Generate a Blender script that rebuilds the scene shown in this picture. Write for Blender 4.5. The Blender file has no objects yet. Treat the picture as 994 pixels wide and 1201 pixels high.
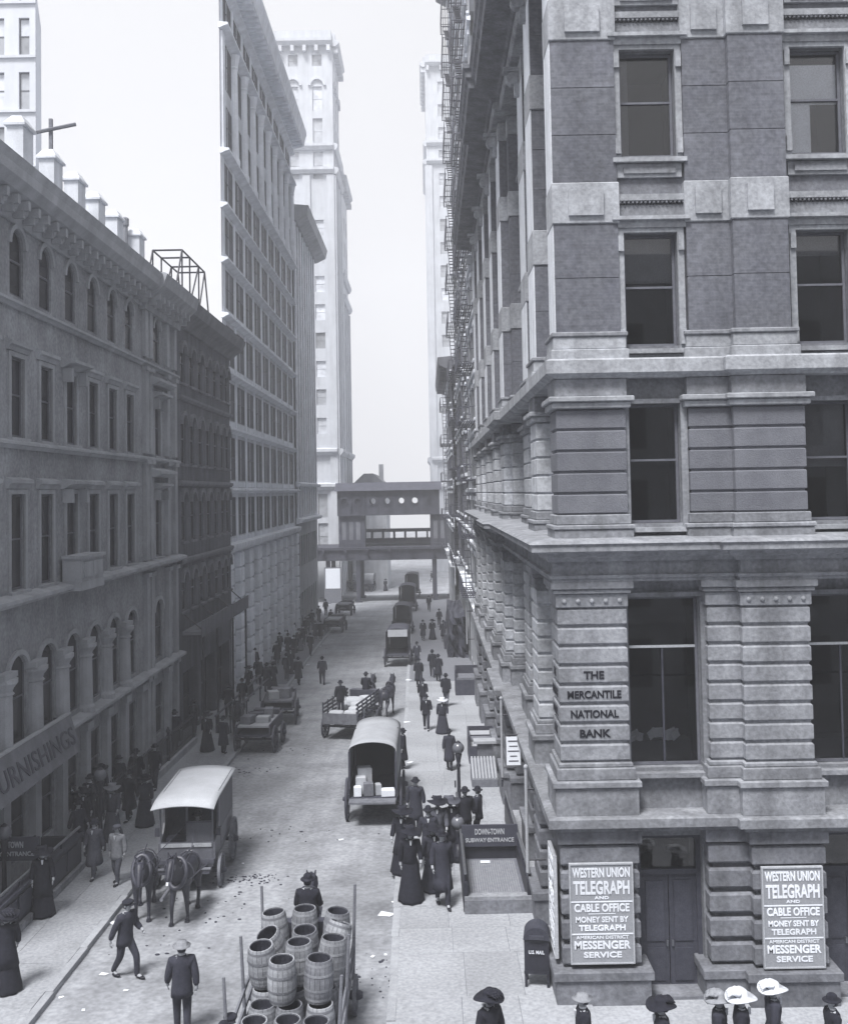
import bpy, bmesh, math, random
from mathutils import Vector, Matrix
R = math.radians
random.seed(7)
scn = bpy.context.scene
col = scn.collection

# ------------------------------------------------------------------ camera
F, CAM_H, TILT, ROLL = 1200.0, 11.0, R(2.3), R(1.03)      # focal length in photograph pixels, metres, tilt up, roll
PW, PH = 994.0, 1201.0
VPX, VPY = 500.0, 577.0                                    # where the street's level lines meet
_f = Vector((0, math.cos(TILT), math.sin(TILT)))
_r0 = Vector((1, 0, 0)); _u0 = _r0.cross(_f)
_r = _r0 * math.cos(ROLL) - _u0 * math.sin(ROLL)
_u = _u0 * math.cos(ROLL) + _r0 * math.sin(ROLL)
_d = Vector((0, 1, 0))
PX = VPX - F * _d.dot(_r) / _d.dot(_f)
PY = VPY + F * _d.dot(_u) / _d.dot(_f)
cam_d = bpy.data.cameras.new('camera'); cam = bpy.data.objects.new('camera', cam_d); col.objects.link(cam)
cam_d.sensor_fit = 'VERTICAL'; cam_d.sensor_height = 36; cam_d.lens = F / PH * 36
cam_d.clip_start = .1; cam_d.clip_end = 6000
cam_d.shift_x = (PW / 2 - PX) / PH
cam_d.shift_y = (PY - PH / 2) / PH
m = Matrix.Identity(4)
for i in range(3):
    m[i][0] = _r[i]; m[i][1] = _u[i]; m[i][2] = -_f[i]
m.translation = (0, 0, CAM_H)
cam.matrix_world = m
scn.camera = cam

# ------------------------------------------------------------------ world, sun, exposure
SUN_DIR = Vector((-0.22, -0.44, 0.87)).normalized()        # towards the sun: behind the viewer, over the south side
w = bpy.data.worlds.new('World'); scn.world = w; w.use_nodes = True
nt = w.node_tree; nt.nodes.clear()
sky = nt.nodes.new('ShaderNodeTexSky'); sky.sky_type = 'NISHITA'; sky.sun_disc = False
sky.sun_elevation = math.asin(SUN_DIR.z); sky.sun_rotation = math.atan2(SUN_DIR.x, SUN_DIR.y)
sky.dust_density = 6; sky.air_density = 1.0
hs = nt.nodes.new('ShaderNodeHueSaturation'); hs.inputs['Saturation'].default_value = .12; hs.inputs['Value'].default_value = .10
mx = nt.nodes.new('ShaderNodeMixRGB'); mx.inputs[0].default_value = .86       # a thick, even cloud layer veils the clear sky
mx.inputs[2].default_value = (.955, .962, 1.0, 1)
bg = nt.nodes.new('ShaderNodeBackground'); bg.inputs[1].default_value = .41
wo = nt.nodes.new('ShaderNodeOutputWorld')
nt.links.new(sky.outputs[0], hs.inputs['Color']); nt.links.new(hs.outputs[0], mx.inputs[1])
nt.links.new(mx.outputs[0], bg.inputs[0]); nt.links.new(bg.outputs[0], wo.inputs[0])
sd = bpy.data.lights.new('sun', 'SUN'); sd.energy = 2.8; sd.angle = R(17); sd.color = (1, .985, .97)
so = bpy.data.objects.new('sun', sd); col.objects.link(so)
so.rotation_euler = SUN_DIR.to_track_quat('Z', 'Y').to_euler()
scn.view_settings.view_transform = 'Standard'; scn.view_settings.look = 'None'
scn.view_settings.exposure = 1.27; scn.view_settings.gamma = 1; scn.view_settings.use_curve_mapping = False
scn.render.engine = 'CYCLES'
scn.cycles.use_denoising = True
scn.cycles.max_bounces = 7; scn.cycles.diffuse_bounces = 5; scn.cycles.glossy_bounces = 2
scn.cycles.transparent_max_bounces = 8; scn.cycles.volume_bounces = 3

# ------------------------------------------------------------------ pixels to places
def gz(Y): return 0.0 if Y < 22 else (-(Y - 22) * .03 if Y < 150 else -3.84)
def ray(a, b): return _f + _r * ((a - PX) / F) - _u * ((b - PY) / F)
def ground(a, b, h=0.0):
    d = ray(a, b); t = 30.0
    for _ in range(60): t = (gz(t * d.y) + h - CAM_H) / d.z
    p = d * t
    return Vector((p.x, p.y, gz(p.y) + h))
def atX(a, b, X): d = ray(a, b); return d * (X / d.x) + Vector((0, 0, CAM_H))
def atY(a, b, Y): d = ray(a, b); return d * (Y / d.y) + Vector((0, 0, CAM_H))

# ------------------------------------------------------------------ materials
def tone(v):
    "A grey of the cool-toned print: the darker, the bluer."
    k = 1.075 + .54 * math.exp(-v / .075)
    return (v * .955, v * .995, v * k, 1)
_mats = {}
def mat(name, v, var=.18, scale=3.0, bump=.15, rough=.85, streak=.0, sdir=(1.1, 1.1, .12), blotch=.0, bscale=.35, fine=40.0, grain=.12, spec=.25, metal=0.0, brick=None, rnd=.08):
    if name in _mats: return _mats[name]
    M = bpy.data.materials.new(name); M.use_nodes = True
    T = M.node_tree; N = T.nodes; L = T.links
    b = N['Principled BSDF']; b.inputs['Roughness'].default_value = rough
    b.inputs['Specular IOR Level'].default_value = spec; b.inputs['Metallic'].default_value = metal
    geo = N.new('ShaderNodeNewGeometry')
    n1 = N.new('ShaderNodeTexNoise'); n1.inputs['Scale'].default_value = scale; n1.inputs['Detail'].default_value = 6; n1.inputs['Roughness'].default_value = .65
    L.new(geo.outputs['Position'], n1.inputs['Vector'])
    ramp = N.new('ShaderNodeValToRGB')
    ramp.color_ramp.elements[0].position = .28; ramp.color_ramp.elements[1].position = .74
    ramp.color_ramp.elements[0].color = tone(v * (1 - var)); ramp.color_ramp.elements[1].color = tone(v * (1 + var))
    L.new(n1.outputs[0], ramp.inputs[0]); out = ramp.outputs[0]
    def mul(fac_out, lo, hi, base):
        mr = N.new('ShaderNodeMapRange'); mr.inputs[1].default_value = .3; mr.inputs[2].default_value = .7
        mr.inputs[3].default_value = lo; mr.inputs[4].default_value = hi
        L.new(fac_out, mr.inputs[0])
        mm = N.new('ShaderNodeMixRGB'); mm.blend_type = 'MULTIPLY'; mm.inputs[0].default_value = 1
        L.new(base, mm.inputs[1]); L.new(mr.outputs[0], mm.inputs[2]); return mm.outputs[0]
    if streak:                       # rain streaks and soot with a shape of their own
        mp = N.new('ShaderNodeMapping'); mp.inputs['Scale'].default_value = sdir
        L.new(geo.outputs['Position'], mp.inputs[0])
        n2 = N.new('ShaderNodeTexNoise'); n2.inputs['Scale'].default_value = 1.6; n2.inputs['Detail'].default_value = 5
        L.new(mp.outputs[0], n2.inputs['Vector']); out = mul(n2.outputs[0], 1 - streak, 1 + streak * .4, out)
    if blotch:                       # stains and worn patches
        n4 = N.new('ShaderNodeTexNoise'); n4.inputs['Scale'].default_value = bscale; n4.inputs['Detail'].default_value = 8; n4.inputs['Roughness'].default_value = .7
        L.new(geo.outputs['Position'], n4.inputs['Vector']); out = mul(n4.outputs[0], 1 + blotch*.6, 1 - blotch, out)
    if rnd:
        oi = N.new('ShaderNodeObjectInfo'); mr = N.new('ShaderNodeMapRange')
        mr.inputs[3].default_value = 1 - rnd; mr.inputs[4].default_value = 1 + rnd
        L.new(oi.outputs['Random'], mr.inputs[0])
        mm = N.new('ShaderNodeMixRGB'); mm.blend_type = 'MULTIPLY'; mm.inputs[0].default_value = 1
        L.new(out, mm.inputs[1]); L.new(mr.outputs[0], mm.inputs[2]); out = mm.outputs[0]
    n3 = N.new('ShaderNodeTexNoise'); n3.inputs['Scale'].default_value = fine; n3.inputs['Detail'].default_value = 3
    L.new(geo.outputs['Position'], n3.inputs['Vector']); out = mul(n3.outputs[0], 1 - grain, 1 + grain, out)
    hgt = n3.outputs[0]
    if brick:
        # lay the courses along the wall: horizontal coordinate x+y works for both axis-aligned faces
        sx = N.new('ShaderNodeSeparateXYZ'); L.new(geo.outputs['Position'], sx.inputs[0])
        ad = N.new('ShaderNodeMath'); L.new(sx.outputs[0], ad.inputs[0]); L.new(sx.outputs[1], ad.inputs[1])
        cx = N.new('ShaderNodeCombineXYZ'); L.new(ad.outputs[0], cx.inputs[0]); L.new(sx.outputs[2], cx.inputs[1])
        bt = N.new('ShaderNodeTexBrick'); bt.inputs['Scale'].default_value = 1
        bt.inputs['Brick Width'].default_value = brick[0]; bt.inputs['Row Height'].default_value = brick[1]
        bt.inputs['Mortar Size'].default_value = brick[1] * .12
        bt.inputs['Color1'].default_value = (.92, .92, .92, 1); bt.inputs['Color2'].default_value = (1.06, 1.06, 1.06, 1); bt.inputs['Mortar'].default_value = (1.12, 1.12, 1.12, 1)
        L.new(cx.outputs[0], bt.inputs['Vector'])
        mm = N.new('ShaderNodeMixRGB'); mm.blend_type = 'MULTIPLY'; mm.inputs[0].default_value = .8
        L.new(out, mm.inputs[1]); L.new(bt.outputs['Color'], mm.inputs[2]); out = mm.outputs[0]
    L.new(out, b.inputs['Base Color'])
    if bump:
        bp = N.new('ShaderNodeBump'); bp.inputs['Strength'].default_value = bump; bp.inputs['Distance'].default_value = .03
        L.new(hgt, bp.inputs['Height']); L.new(bp.outputs[0], b.inputs['Normal'])
    _mats[name] = M; return M
def glass_mat(name, tint=.5, thick=False):
    if name in _mats: return _mats[name]
    M = bpy.data.materials.new(name); M.use_nodes = True; T = M.node_tree; N = T.nodes; L = T.links
    N.remove(N['Principled BSDF']); o = N['Material Output']
    tr = N.new('ShaderNodeBsdfTransparent'); tr.inputs[0].default_value = (tint, tint, tint, 1)
    gl = N.new('ShaderNodeBsdfGlossy'); gl.inputs[0].default_value = (.95, .95, .97, 1); gl.inputs['Roughness'].default_value = .03
    fr = N.new('ShaderNodeFresnel'); fr.inputs[0].default_value = 1.5
    geo = N.new('ShaderNodeNewGeometry'); nz = N.new('ShaderNodeTexNoise'); nz.inputs['Scale'].default_value = 1.3
    bp = N.new('ShaderNodeBump'); bp.inputs['Strength'].default_value = .05; L.new(geo.outputs['Position'], nz.inputs['Vector'])
    L.new(nz.outputs[0], bp.inputs['Height']); L.new(bp.outputs[0], gl.inputs['Normal'])
    ms = N.new('ShaderNodeMixShader'); L.new(fr.outputs[0], ms.inputs[0]); L.new(tr.outputs[0], ms.inputs[1]); L.new(gl.outputs[0], ms.inputs[2])
    L.new(ms.outputs[0], o.inputs[0]); _mats[name] = M; return M

ROAD = mat('road_asphalt', .29, .16, .9, .3, .9, streak=.16, sdir=(1.3, .07, 1), blotch=.40, bscale=.24, fine=7, grain=.2, rnd=0)
PAVE = mat('flagstone', .33, .14, 1.2, .15, .9, blotch=.25, bscale=.6, fine=12, grain=.18, rnd=.07)
PAVEB = mat('pavement_joint', .17, .1, 2, .1, .95, rnd=0)
KERB = mat('kerb_granite', .33, .2, 4, .2, .8)
STONE = mat('bank_sandstone', .245, .2, 2.2, .4, .88, streak=.3, blotch=.22, bscale=.9, fine=11, grain=.2, rnd=.13)
STONEL = mat('bank_limestone', .345, .18, 2.2, .35, .88, streak=.3, blotch=.2, bscale=.9, fine=11, grain=.18, rnd=.12)
BRICK = mat('bank_brick', .135, .2, 1.4, .35, .92, streak=.2, blotch=.2, bscale=.7, brick=(.22, .075), fine=9, grain=.22, rnd=.07)
STONED = mat('bank_base_stone', .18, .22, 2.4, .45, .88, streak=.3, blotch=.25, bscale=1.0, fine=11, grain=.2)
PAL = mat('palazzo_brownstone', .31, .2, .9, .35, .9, streak=.15, blotch=.3, bscale=.4, fine=8, grain=.18, rnd=.05)
PALT = mat('palazzo_trim', .37, .18, 1.4, .25, .88, streak=.15, rnd=.06)
DARKB = mat('dark_brick', .12, .25, .8, .35, .92, streak=.3, brick=(.24, .085))
DARKT = mat('dark_trim', .18, .22, 1.2, .25, .9, streak=.2)
TALL = mat('tall_limestone', .60, .14, .8, .25, .88, streak=.22, rnd=.05)
TALLT = mat('tall_trim', .78, .14, 1.2, .2, .88, streak=.15, rnd=.05)
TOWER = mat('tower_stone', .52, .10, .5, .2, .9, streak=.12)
FARB = mat('far_brick', .38, .2, .6, .2, .9, streak=.2)
FARD = mat('far_dark', .16, .25, .7, .3, .9, streak=.2)
WHITEB = mat('white_wall', .55, .06, .5, .1, .9, streak=.06)
IRON = mat('black_iron', .02, .3, 5, .1, .5, spec=.4)
STEEL = mat('viaduct_steel', .055, .25, 1.5, .2, .7, streak=.25)
WOODD = mat('dark_painted_wood', .05, .3, 5, .15, .6)
WOODM = mat('worn_wood', .15, .3, 5, .2, .8)
WOODL = mat('pale_barrel_wood', .31, .34, 4, .25, .8, streak=.3)
WHITE = mat('white_paint', .74, .08, 3, .05, .7)
CANVAS = mat('grey_canvas', .34, .14, 2.2, .2, .9, rnd=.05)
CANVASW = mat('white_canvas', .44, .12, 1.6, .3, .85, rnd=.03)
PAPER = mat('paper', .75, .06, 8, .05, .9)
SIGNG = mat('sign_enamel', .27, .06, 2, .02, .5, rnd=.03)
SIGND = mat('sign_dark', .05, .15, 3, .02, .6)
BLACKP = mat('black_letter', .012, .1, 3, 0, .6)
SKIN = mat('skin', .36, .08, 9, .05, .6)
HAIR = mat('hair', .03, .3, 30, .1, .6)
CL = {'black': mat('black_cloth', .016, .35, 12, .2, .95), 'dark': mat('dark_cloth', .032, .3, 12, .2, .95),
      'mid': mat('grey_cloth', .085, .25, 12, .2, .95), 'light': mat('light_cloth', .24, .2, 12, .2, .95),
      'white': mat('white_linen', .60, .06, 12, .1, .9)}
HORSE = mat('horse_coat', .03, .3, 5, .05, .5, spec=.4)
LEATH = mat('harness_leather', .05, .3, 6, .05, .45, spec=.5)
GLASSD = mat('window_glass', .014, .4, .7, .04, .22, spec=.22, fine=1.2, rnd=.5)
OFFG = mat('office_glass', .055, .5, .6, .05, .5, spec=.06, fine=1.2, rnd=.6)
GLASSB = mat('pale_hazed_glass', .44, .3, .7, .04, .12, spec=.6, fine=1.2, rnd=.5)  # haze fading of the far tower windows is put into the glass colour
SASH = mat('sash_paint', .12, .2, 5, .05, .6)
SASHL = mat('pale_sash_paint', .40, .15, 5, .05, .6)
BLIND = mat('blind_or_reflection', .26, .1, 3, .05, .9)
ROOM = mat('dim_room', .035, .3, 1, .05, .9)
CLEAR = glass_mat('clear_glass', .82)
GLOBE = mat('opal_globe', .14, .1, 6, 0, .2, spec=.6)
VAULT = mat('vault_light', .13, .2, 3, .1, .5)
DUNG = mat('dung', .04, .3, 10, .3, .9)

# ------------------------------------------------------------------ objects
def empty(name, loc, rz=0.0, label=None, cat=None, group=None, kind=None):
    o = bpy.data.objects.new(name, None); o.empty_display_size = .2; col.objects.link(o)
    o.location = loc; o.rotation_euler = (0, 0, rz)
    return tag(o, label, cat, group, kind)
def tag(o, label=None, cat=None, group=None, kind=None):
    if label: o['label'] = label
    if cat: o['category'] = cat
    if group: o['group'] = group
    if kind: o['kind'] = kind
    return o
def worldloc(o):
    "place of an (unrotated) chain of parents"
    v = Vector((0, 0, 0))
    while o is not None: v = v + Vector(o.location); o = o.parent
    return v
class MB:
    def __init__(s): s.v = []; s.f = []; s.sm = False
    def add(s, vs, fs):
        n = len(s.v); s.v += [tuple(p) for p in vs]; s.f += [tuple(i + n for i in f) for f in fs]; return s
    def box(s, x0, x1, y0, y1, z0, z1):
        x0, x1 = min(x0, x1), max(x0, x1); y0, y1 = min(y0, y1), max(y0, y1); z0, z1 = min(z0, z1), max(z0, z1)
        return s.add([(x0,y0,z0),(x1,y0,z0),(x1,y1,z0),(x0,y1,z0),(x0,y0,z1),(x1,y0,z1),(x1,y1,z1),(x0,y1,z1)],
                     [(0,3,2,1),(4,5,6,7),(0,1,5,4),(1,2,6,5),(2,3,7,6),(3,0,4,7)])
    def tube(s, p0, p1, r0, r1=None, n=8, caps=True):
        r1 = r0 if r1 is None else r1
        p0, p1 = Vector(p0), Vector(p1); d = (p1 - p0).normalized()
        a = d.orthogonal().normalized(); b = d.cross(a)
        vs = [p0 + (a * math.cos(t) + b * math.sin(t)) * r0 for t in [2*math.pi*i/n for i in range(n)]]
        vs += [p1 + (a * math.cos(t) + b * math.sin(t)) * r1 for t in [2*math.pi*i/n for i in range(n)]]
        fs = [(i, (i+1) % n, n + (i+1) % n, n + i) for i in range(n)]
        if caps: fs += [tuple(range(n-1, -1, -1)), tuple(range(n, 2*n))]
        return s.add(vs, fs)
    def lathe(s, prof, c=(0,0,0), n=16, axis='z', sx=1, sy=1, caps=True):
        "prof: (radius, height) pairs"
        vs = []; c = Vector(c)
        for r, h in prof:
            for i in range(n):
                t = 2*math.pi*i/n; p = (r*math.cos(t)*sx, r*math.sin(t)*sy, h)
                if axis == 'x': p = (p[2], p[0], p[1])
                if axis == 'y': p = (p[1], p[2], p[0])
                vs.append(c + Vector(p))
        fs = [(k*n+i, k*n+(i+1) % n, (k+1)*n+(i+1) % n, (k+1)*n+i) for k in range(len(prof)-1) for i in range(n)]
        if caps: fs += [tuple(range(n-1, -1, -1)), tuple(range((len(prof)-1)*n, len(prof)*n))]
        return s.add(vs, fs)
    def prism(s, poly, z0, z1, c=0.0):
        "vertical prism over a counter-clockwise plan polygon, arrises chamfered by c"
        n = len(poly)
        if c:
            ins = offset(poly, -c); lay = [(ins, z0), (poly, z0 + c), (poly, z1 - c), (ins, z1)]
        else: lay = [(poly, z0), (poly, z1)]
        vs = [(p[0], p[1], z) for pl, z in lay for p in pl]
        fs = [(k*n+i, k*n+(i+1) % n, (k+1)*n+(i+1) % n, (k+1)*n+i) for k in range(len(lay)-1) for i in range(n)]
        fs += [tuple(range(n-1, -1, -1)), tuple(range((len(lay)-1)*n, len(lay)*n))]
        return s.add(vs, fs)
    def extrude(s, poly, axis, a0, a1):
        "polygon in the plane across `axis` ('x': (y,z) pairs, 'y': (x,z) pairs), pushed from a0 to a1"
        n = len(poly)
        P = (lambda p, a: (a, p[0], p[1])) if axis == 'x' else (lambda p, a: (p[0], a, p[1]))
        vs = [P(p, a0) for p in poly] + [P(p, a1) for p in poly]
        fs = [(i, (i+1) % n, n+(i+1) % n, n+i) for i in range(n)] + [tuple(range(n-1, -1, -1)), tuple(range(n, 2*n))]
        return s.add(vs, fs)
    def sweep(s, path, prof, closed_ends=True):
        "profile (d outward, z) carried along a plan polyline, outward to its left, mitred"
        pts = [Vector((p[0], p[1])) for p in path]; n = len(pts); k = len(prof); vs = []
        for i in range(n):
            def nrm(a, b): d = (b - a).normalized(); return Vector((-d.y, d.x))
            if i == 0: mv = nrm(pts[0], pts[1])
            elif i == n-1: mv = nrm(pts[-2], pts[-1])
            else:
                n1, n2 = nrm(pts[i-1], pts[i]), nrm(pts[i], pts[i+1]); mv = (n1 + n2) / max(.3, 1 + n1.dot(n2))
            vs += [(pts[i].x + mv.x*d, pts[i].y + mv.y*d, z) for d, z in prof]
        fs = [(i*k+j, (i+1)*k+j, (i+1)*k+(j+1) % k, i*k+(j+1) % k) for i in range(n-1) for j in range(k)]
        if closed_ends: fs += [tuple(range(k)), tuple(range((n-1)*k+k-1, (n-1)*k-1, -1))]
        return s.add(vs, fs)
    def ball(s, c, r, n=10, m_=7, sx=1, sy=1, sz=1):
        prof = [(max(r*math.sin(math.pi*i/m_), .0005), -r*math.cos(math.pi*i/m_)*sz) for i in range(m_+1)]
        return s.lathe(prof, c, n, 'z', sx, sy)
    def mesh(s, name, smooth=None):
        me = bpy.data.meshes.new(name); me.from_pydata(s.v, [], s.f); me.validate()
        bm = bmesh.new(); bm.from_mesh(me); bmesh.ops.recalc_face_normals(bm, faces=bm.faces[:]); bm.to_mesh(me); bm.free()
        if smooth or (smooth is None and s.sm):
            for p in me.polygons: p.use_smooth = True
        return me
    def build(s, name, material, parent=None, smooth=None, loc=None, **kw):
        "one mesh object; its verts are in the frame of the world (unrotated parents) unless loc is given"
        if loc is None:
            lo = Vector([min(p[i] for p in s.v) for i in range(3)]); hi = Vector([max(p[i] for p in s.v) for i in range(3)])
            c = Vector(((lo.x+hi.x)/2, (lo.y+hi.y)/2, lo.z))
            s.v = [(p[0]-c.x, p[1]-c.y, p[2]-c.z) for p in s.v]
            loc = c - worldloc(parent)
        me = s.mesh(name, smooth); me.materials.append(material)
        o = bpy.data.objects.new(name, me); col.objects.link(o); o.parent = parent; o.location = loc
        return tag(o, **kw)
def offset(poly, d):
    "grow (d>0) or shrink a counter-clockwise rectilinear polygon"
    n = len(poly); out = []
    for i in range(n):
        p0, p1, p2 = Vector(poly[i-1]), Vector(poly[i]), Vector(poly[(i+1) % n])
        e1, e2 = (p1-p0).normalized(), (p2-p1).normalized()
        n1, n2 = Vector((e1.y, -e1.x)), Vector((e2.y, -e2.x))
        mv = (n1 + n2) / max(.3, 1 + n1.dot(n2)); out.append((p1.x + mv.x*d, p1.y + mv.y*d))
    return out
def rect(x0, x1, y0, y1): return [(x0, y0), (x1, y0), (x1, y1), (x0, y1)]
def put(name, me, parent, loc, rz=0.0, scale=None, material=None, **kw):
    "another object over a shared mesh"
    o = bpy.data.objects.new(name, me); col.objects.link(o); o.parent = parent; o.location = loc; o.rotation_euler = (0, 0, rz)
    if scale: o.scale = scale
    if material:
        if not me.materials: me.materials.append(material)
        o.material_slots[0].link = 'OBJECT'; o.material_slots[0].material = material
    return tag(o, **kw)
def chamfered_unit():
    b = bmesh.new(); bmesh.ops.create_cube(b, size=1); bmesh.ops.bevel(b, geom=b.edges[:], offset=.03, segments=1, affect='EDGES')
    me = bpy.data.meshes.new('stone'); b.to_mesh(me); b.free(); return me
_txt = {}
def text_mesh(s, wid, hgt, depth=.012, bold=.0):
    key = (s, round(wid, 3), round(hgt, 3), depth)
    if key in _txt: return _txt[key]
    c = bpy.data.curves.new('lettering', 'FONT'); c.body = s; c.extrude = .02; c.offset = bold; c.resolution_u = 3
    o = bpy.data.objects.new('lettering', c); col.objects.link(o); dg = bpy.context.evaluated_depsgraph_get()
    me = bpy.data.meshes.new_from_object(o.evaluated_get(dg)); bpy.data.objects.remove(o); me.materials.clear()
    xs = [v.co.x for v in me.vertices]; ys = [v.co.y for v in me.vertices]
    x0, x1, y0, y1 = min(xs), max(xs), min(ys), max(ys)
    for v in me.vertices:   # stands upright, facing local -y, centred
        v.co = ((v.co.x - (x0+x1)/2) / (x1-x0) * wid, -depth * (.5 + v.co.z/.04), (v.co.y - (y0+y1)/2) / (y1-y0) * hgt)
    _txt[key] = me; return me
def lettering(s, wid, hgt, parent, loc, rz, material, bold=.015, depth=.012, label=None):
    me = text_mesh(s, wid, hgt, depth, bold)
    if not me.materials: me.materials.append(material)
    return put('lettering', me, parent, loc, rz, None, material, label=label)

class Facade:
    "a wall plane: u along it, d outward, z up; parts hang under an unrotated parent"
    def __init__(s, parent, ox, oy, face):
        s.p, s.ox, s.oy, s.face = parent, ox, oy, face
        s.rz = {'-y': 0, '+x': R(90), '-x': R(-90)}[face]
    def w(s, u, d, z):
        if s.face == '-y': return Vector((u, s.oy - d, z))
        if s.face == '+x': return Vector((s.ox + d, u, z))
        return Vector((s.ox - d, u, z))
    def box(s, mb, u0, u1, d0, d1, z0, z1):
        a, b = s.w(u0, d0, z0), s.w(u1, d1, z1); mb.box(a.x, b.x, a.y, b.y, a.z, b.z); return mb
    def part(s, name, material, *boxes, parent=None, **kw):
        mb = MB()
        for b in boxes: s.box(mb, *b)
        return mb.build(name, material, parent or s.p, **kw)
    def place(s, name, me, u, d, z, material=None, scale=None, parent=None, **kw):
        p = parent or s.p
        return put(name, me, p, s.w(u, d, z) - worldloc(p), s.rz, scale, material, **kw)
    def path(s, u0, u1, d=0.0):
        "plan line whose left side is outward"
        a, b = s.w(u0, d, 0), s.w(u1, d, 0); lo, hi = (a, b)
        if s.face == '-y': return [(max(a.x, b.x), a.y), (min(a.x, b.x), a.y)]
        if s.face == '+x': return [(a.x, max(a.y, b.y)), (a.x, min(a.y, b.y))]
        return [(a.x, min(a.y, b.y)), (a.x, max(a.y, b.y))]
    def sweep(s, name, material, u0, u1, prof, parent=None, d=0.0, **kw):
        return MB().sweep(s.path(u0, u1, d), prof).build(name, material, parent or s.p, **kw)
    def wall(s, name, material, u0, u1, z0, z1, holes, depth=.3, back=.0, parent=None, **kw):
        "wall skin with rectangular openings and their reveals"
        mb = MB(); us = sorted({u0, u1} | {x for h in holes for x in h[:2]}); zs = sorted({z0, z1} | {x for h in holes for x in h[2:]})
        us = [x for x in us if u0 <= x <= u1]; zs = [x for x in zs if z0 <= x <= z1]
        def q(*pts): mb.add([s.w(*p) for p in pts], [(0, 1, 2, 3)])
        for a, b in zip(us, us[1:]):
            run = None
            for c, e in zip(zs, zs[1:]):
                inside = any(h[0] <= a and b <= h[1] and h[2] <= c and e <= h[3] for h in holes)
                if not inside: q((a,0,c), (b,0,c), (b,0,e), (a,0,e))
        for a, b, c, e in holes:
            q((a,0,c),(a,-depth,c),(a,-depth,e),(a,0,e)); q((b,0,c),(b,0,e),(b,-depth,e),(b,-depth,c))
            q((a,0,c),(b,0,c),(b,-depth,c),(a,-depth,c)); q((a,0,e),(a,-depth,e),(b,-depth,e),(b,0,e))
        return mb.build(name, material, parent or s.p, **kw)
def window_meshes(wd, h, arch=False, mull=False, rail=True):
    "sash frame and two panes of a sash window, local x across, facing -y, origin at sill centre"
    t = .06; fr = MB(); n = 8
    if not arch:
        fr.box(-wd/2, -wd/2+t, -.04, .04, 0, h).box(wd/2-t, wd/2, -.04, .04, 0, h)
        fr.box(-wd/2+t, wd/2-t, -.04, .04, 0, t).box(-wd/2+t, wd/2-t, -.04, .04, h-t, h)
        if rail: fr.box(-wd/2+t, wd/2-t, -.05, .035, h*.52, h*.52+t*.8)
        if mull: fr.box(-.04, .04, -.038, .038, t, h-t)
        lo = MB().box(-wd/2+t, wd/2-t, -.008, .008, t, h*.52); up = MB().box(-wd/2+t, wd/2-t, -.012, .012, h*.52+t*.8, h-t)
    else:
        hs_ = h - wd/2; r = wd/2
        fr.box(-wd/2, -wd/2+t, -.04, .04, 0, hs_).box(wd/2-t, wd/2, -.04, .04, 0, hs_).box(-wd/2+t, wd/2-t, -.04, .04, 0, t)
        fr.box(-wd/2+t, wd/2-t, -.05, .035, h*.5, h*.5+t)
        for i in range(n):
            a, b = math.pi*i/n, math.pi*(i+1)/n
            fr.extrude([(r*math.cos(a), hs_+r*math.sin(a)), (r*math.cos(b), hs_+r*math.sin(b)), ((r-t)*math.cos(b), hs_+(r-t)*math.sin(b)), ((r-t)*math.cos(a), hs_+(r-t)*math.sin(a))], 'y', -.04, .04)
        lo = MB().box(-wd/2+t, wd/2-t, -.008, .008, t, h*.5)
        pl = [(wd/2-t, h*.5+t)] + [((r-t)*math.cos(math.pi*i/n), hs_+(r-t)*math.sin(math.pi*i/n)) for i in range(n+1)] + [(-wd/2+t, h*.5+t)]
        up = MB().extrude(pl, 'y', -.012, .012)
    return fr.mesh('window'), lo.mesh('pane'), up.mesh('pane')
def add_window(fc, wm, u, z, d, sash=None, glass=None, parent=None, **kw):
    f = fc.place('window', wm[0], u, d, z, sash or SASH, parent=parent, **kw)
    for me in wm[1:]: put('pane', me, f, (0, 0, 0), 0, None, glass or GLASSD)
    return f
# ================================================================== the setting
YS = [-60, 8, 22, 30, 40, 50, 60, 75, 90, 110, 130, 150, 180, 400]
def strip(xl, xr, ys, dz):
    mb = MB()
    for a, b in zip(ys, ys[1:]):
        mb.add([(xl(a), a, gz(a)+dz), (xr(a), a, gz(a)+dz), (xr(b), b, gz(b)+dz), (xl(b), b, gz(b)+dz)], [(0, 1, 2, 3)])
    return mb
strip(lambda y: -240, lambda y: 240, YS, -.03).build('ground', ROAD, kind='structure')
def kr(y): return -1.0 - max(0, y - 22) * .0112              # the two kerb lines
def kl(y): return -8.45 - max(0, y - 22) * .0135
strip(lambda y: -40 if y < 17 else kl(y)-.1, lambda y: 40 if y < 17 else kr(y)+.1, [-30, 8, 16.99, 17, 22, 30, 40, 50, 60, 75, 90, 110, 130, 150, 180, 400], 0).build('road', ROAD, kind='structure')
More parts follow.
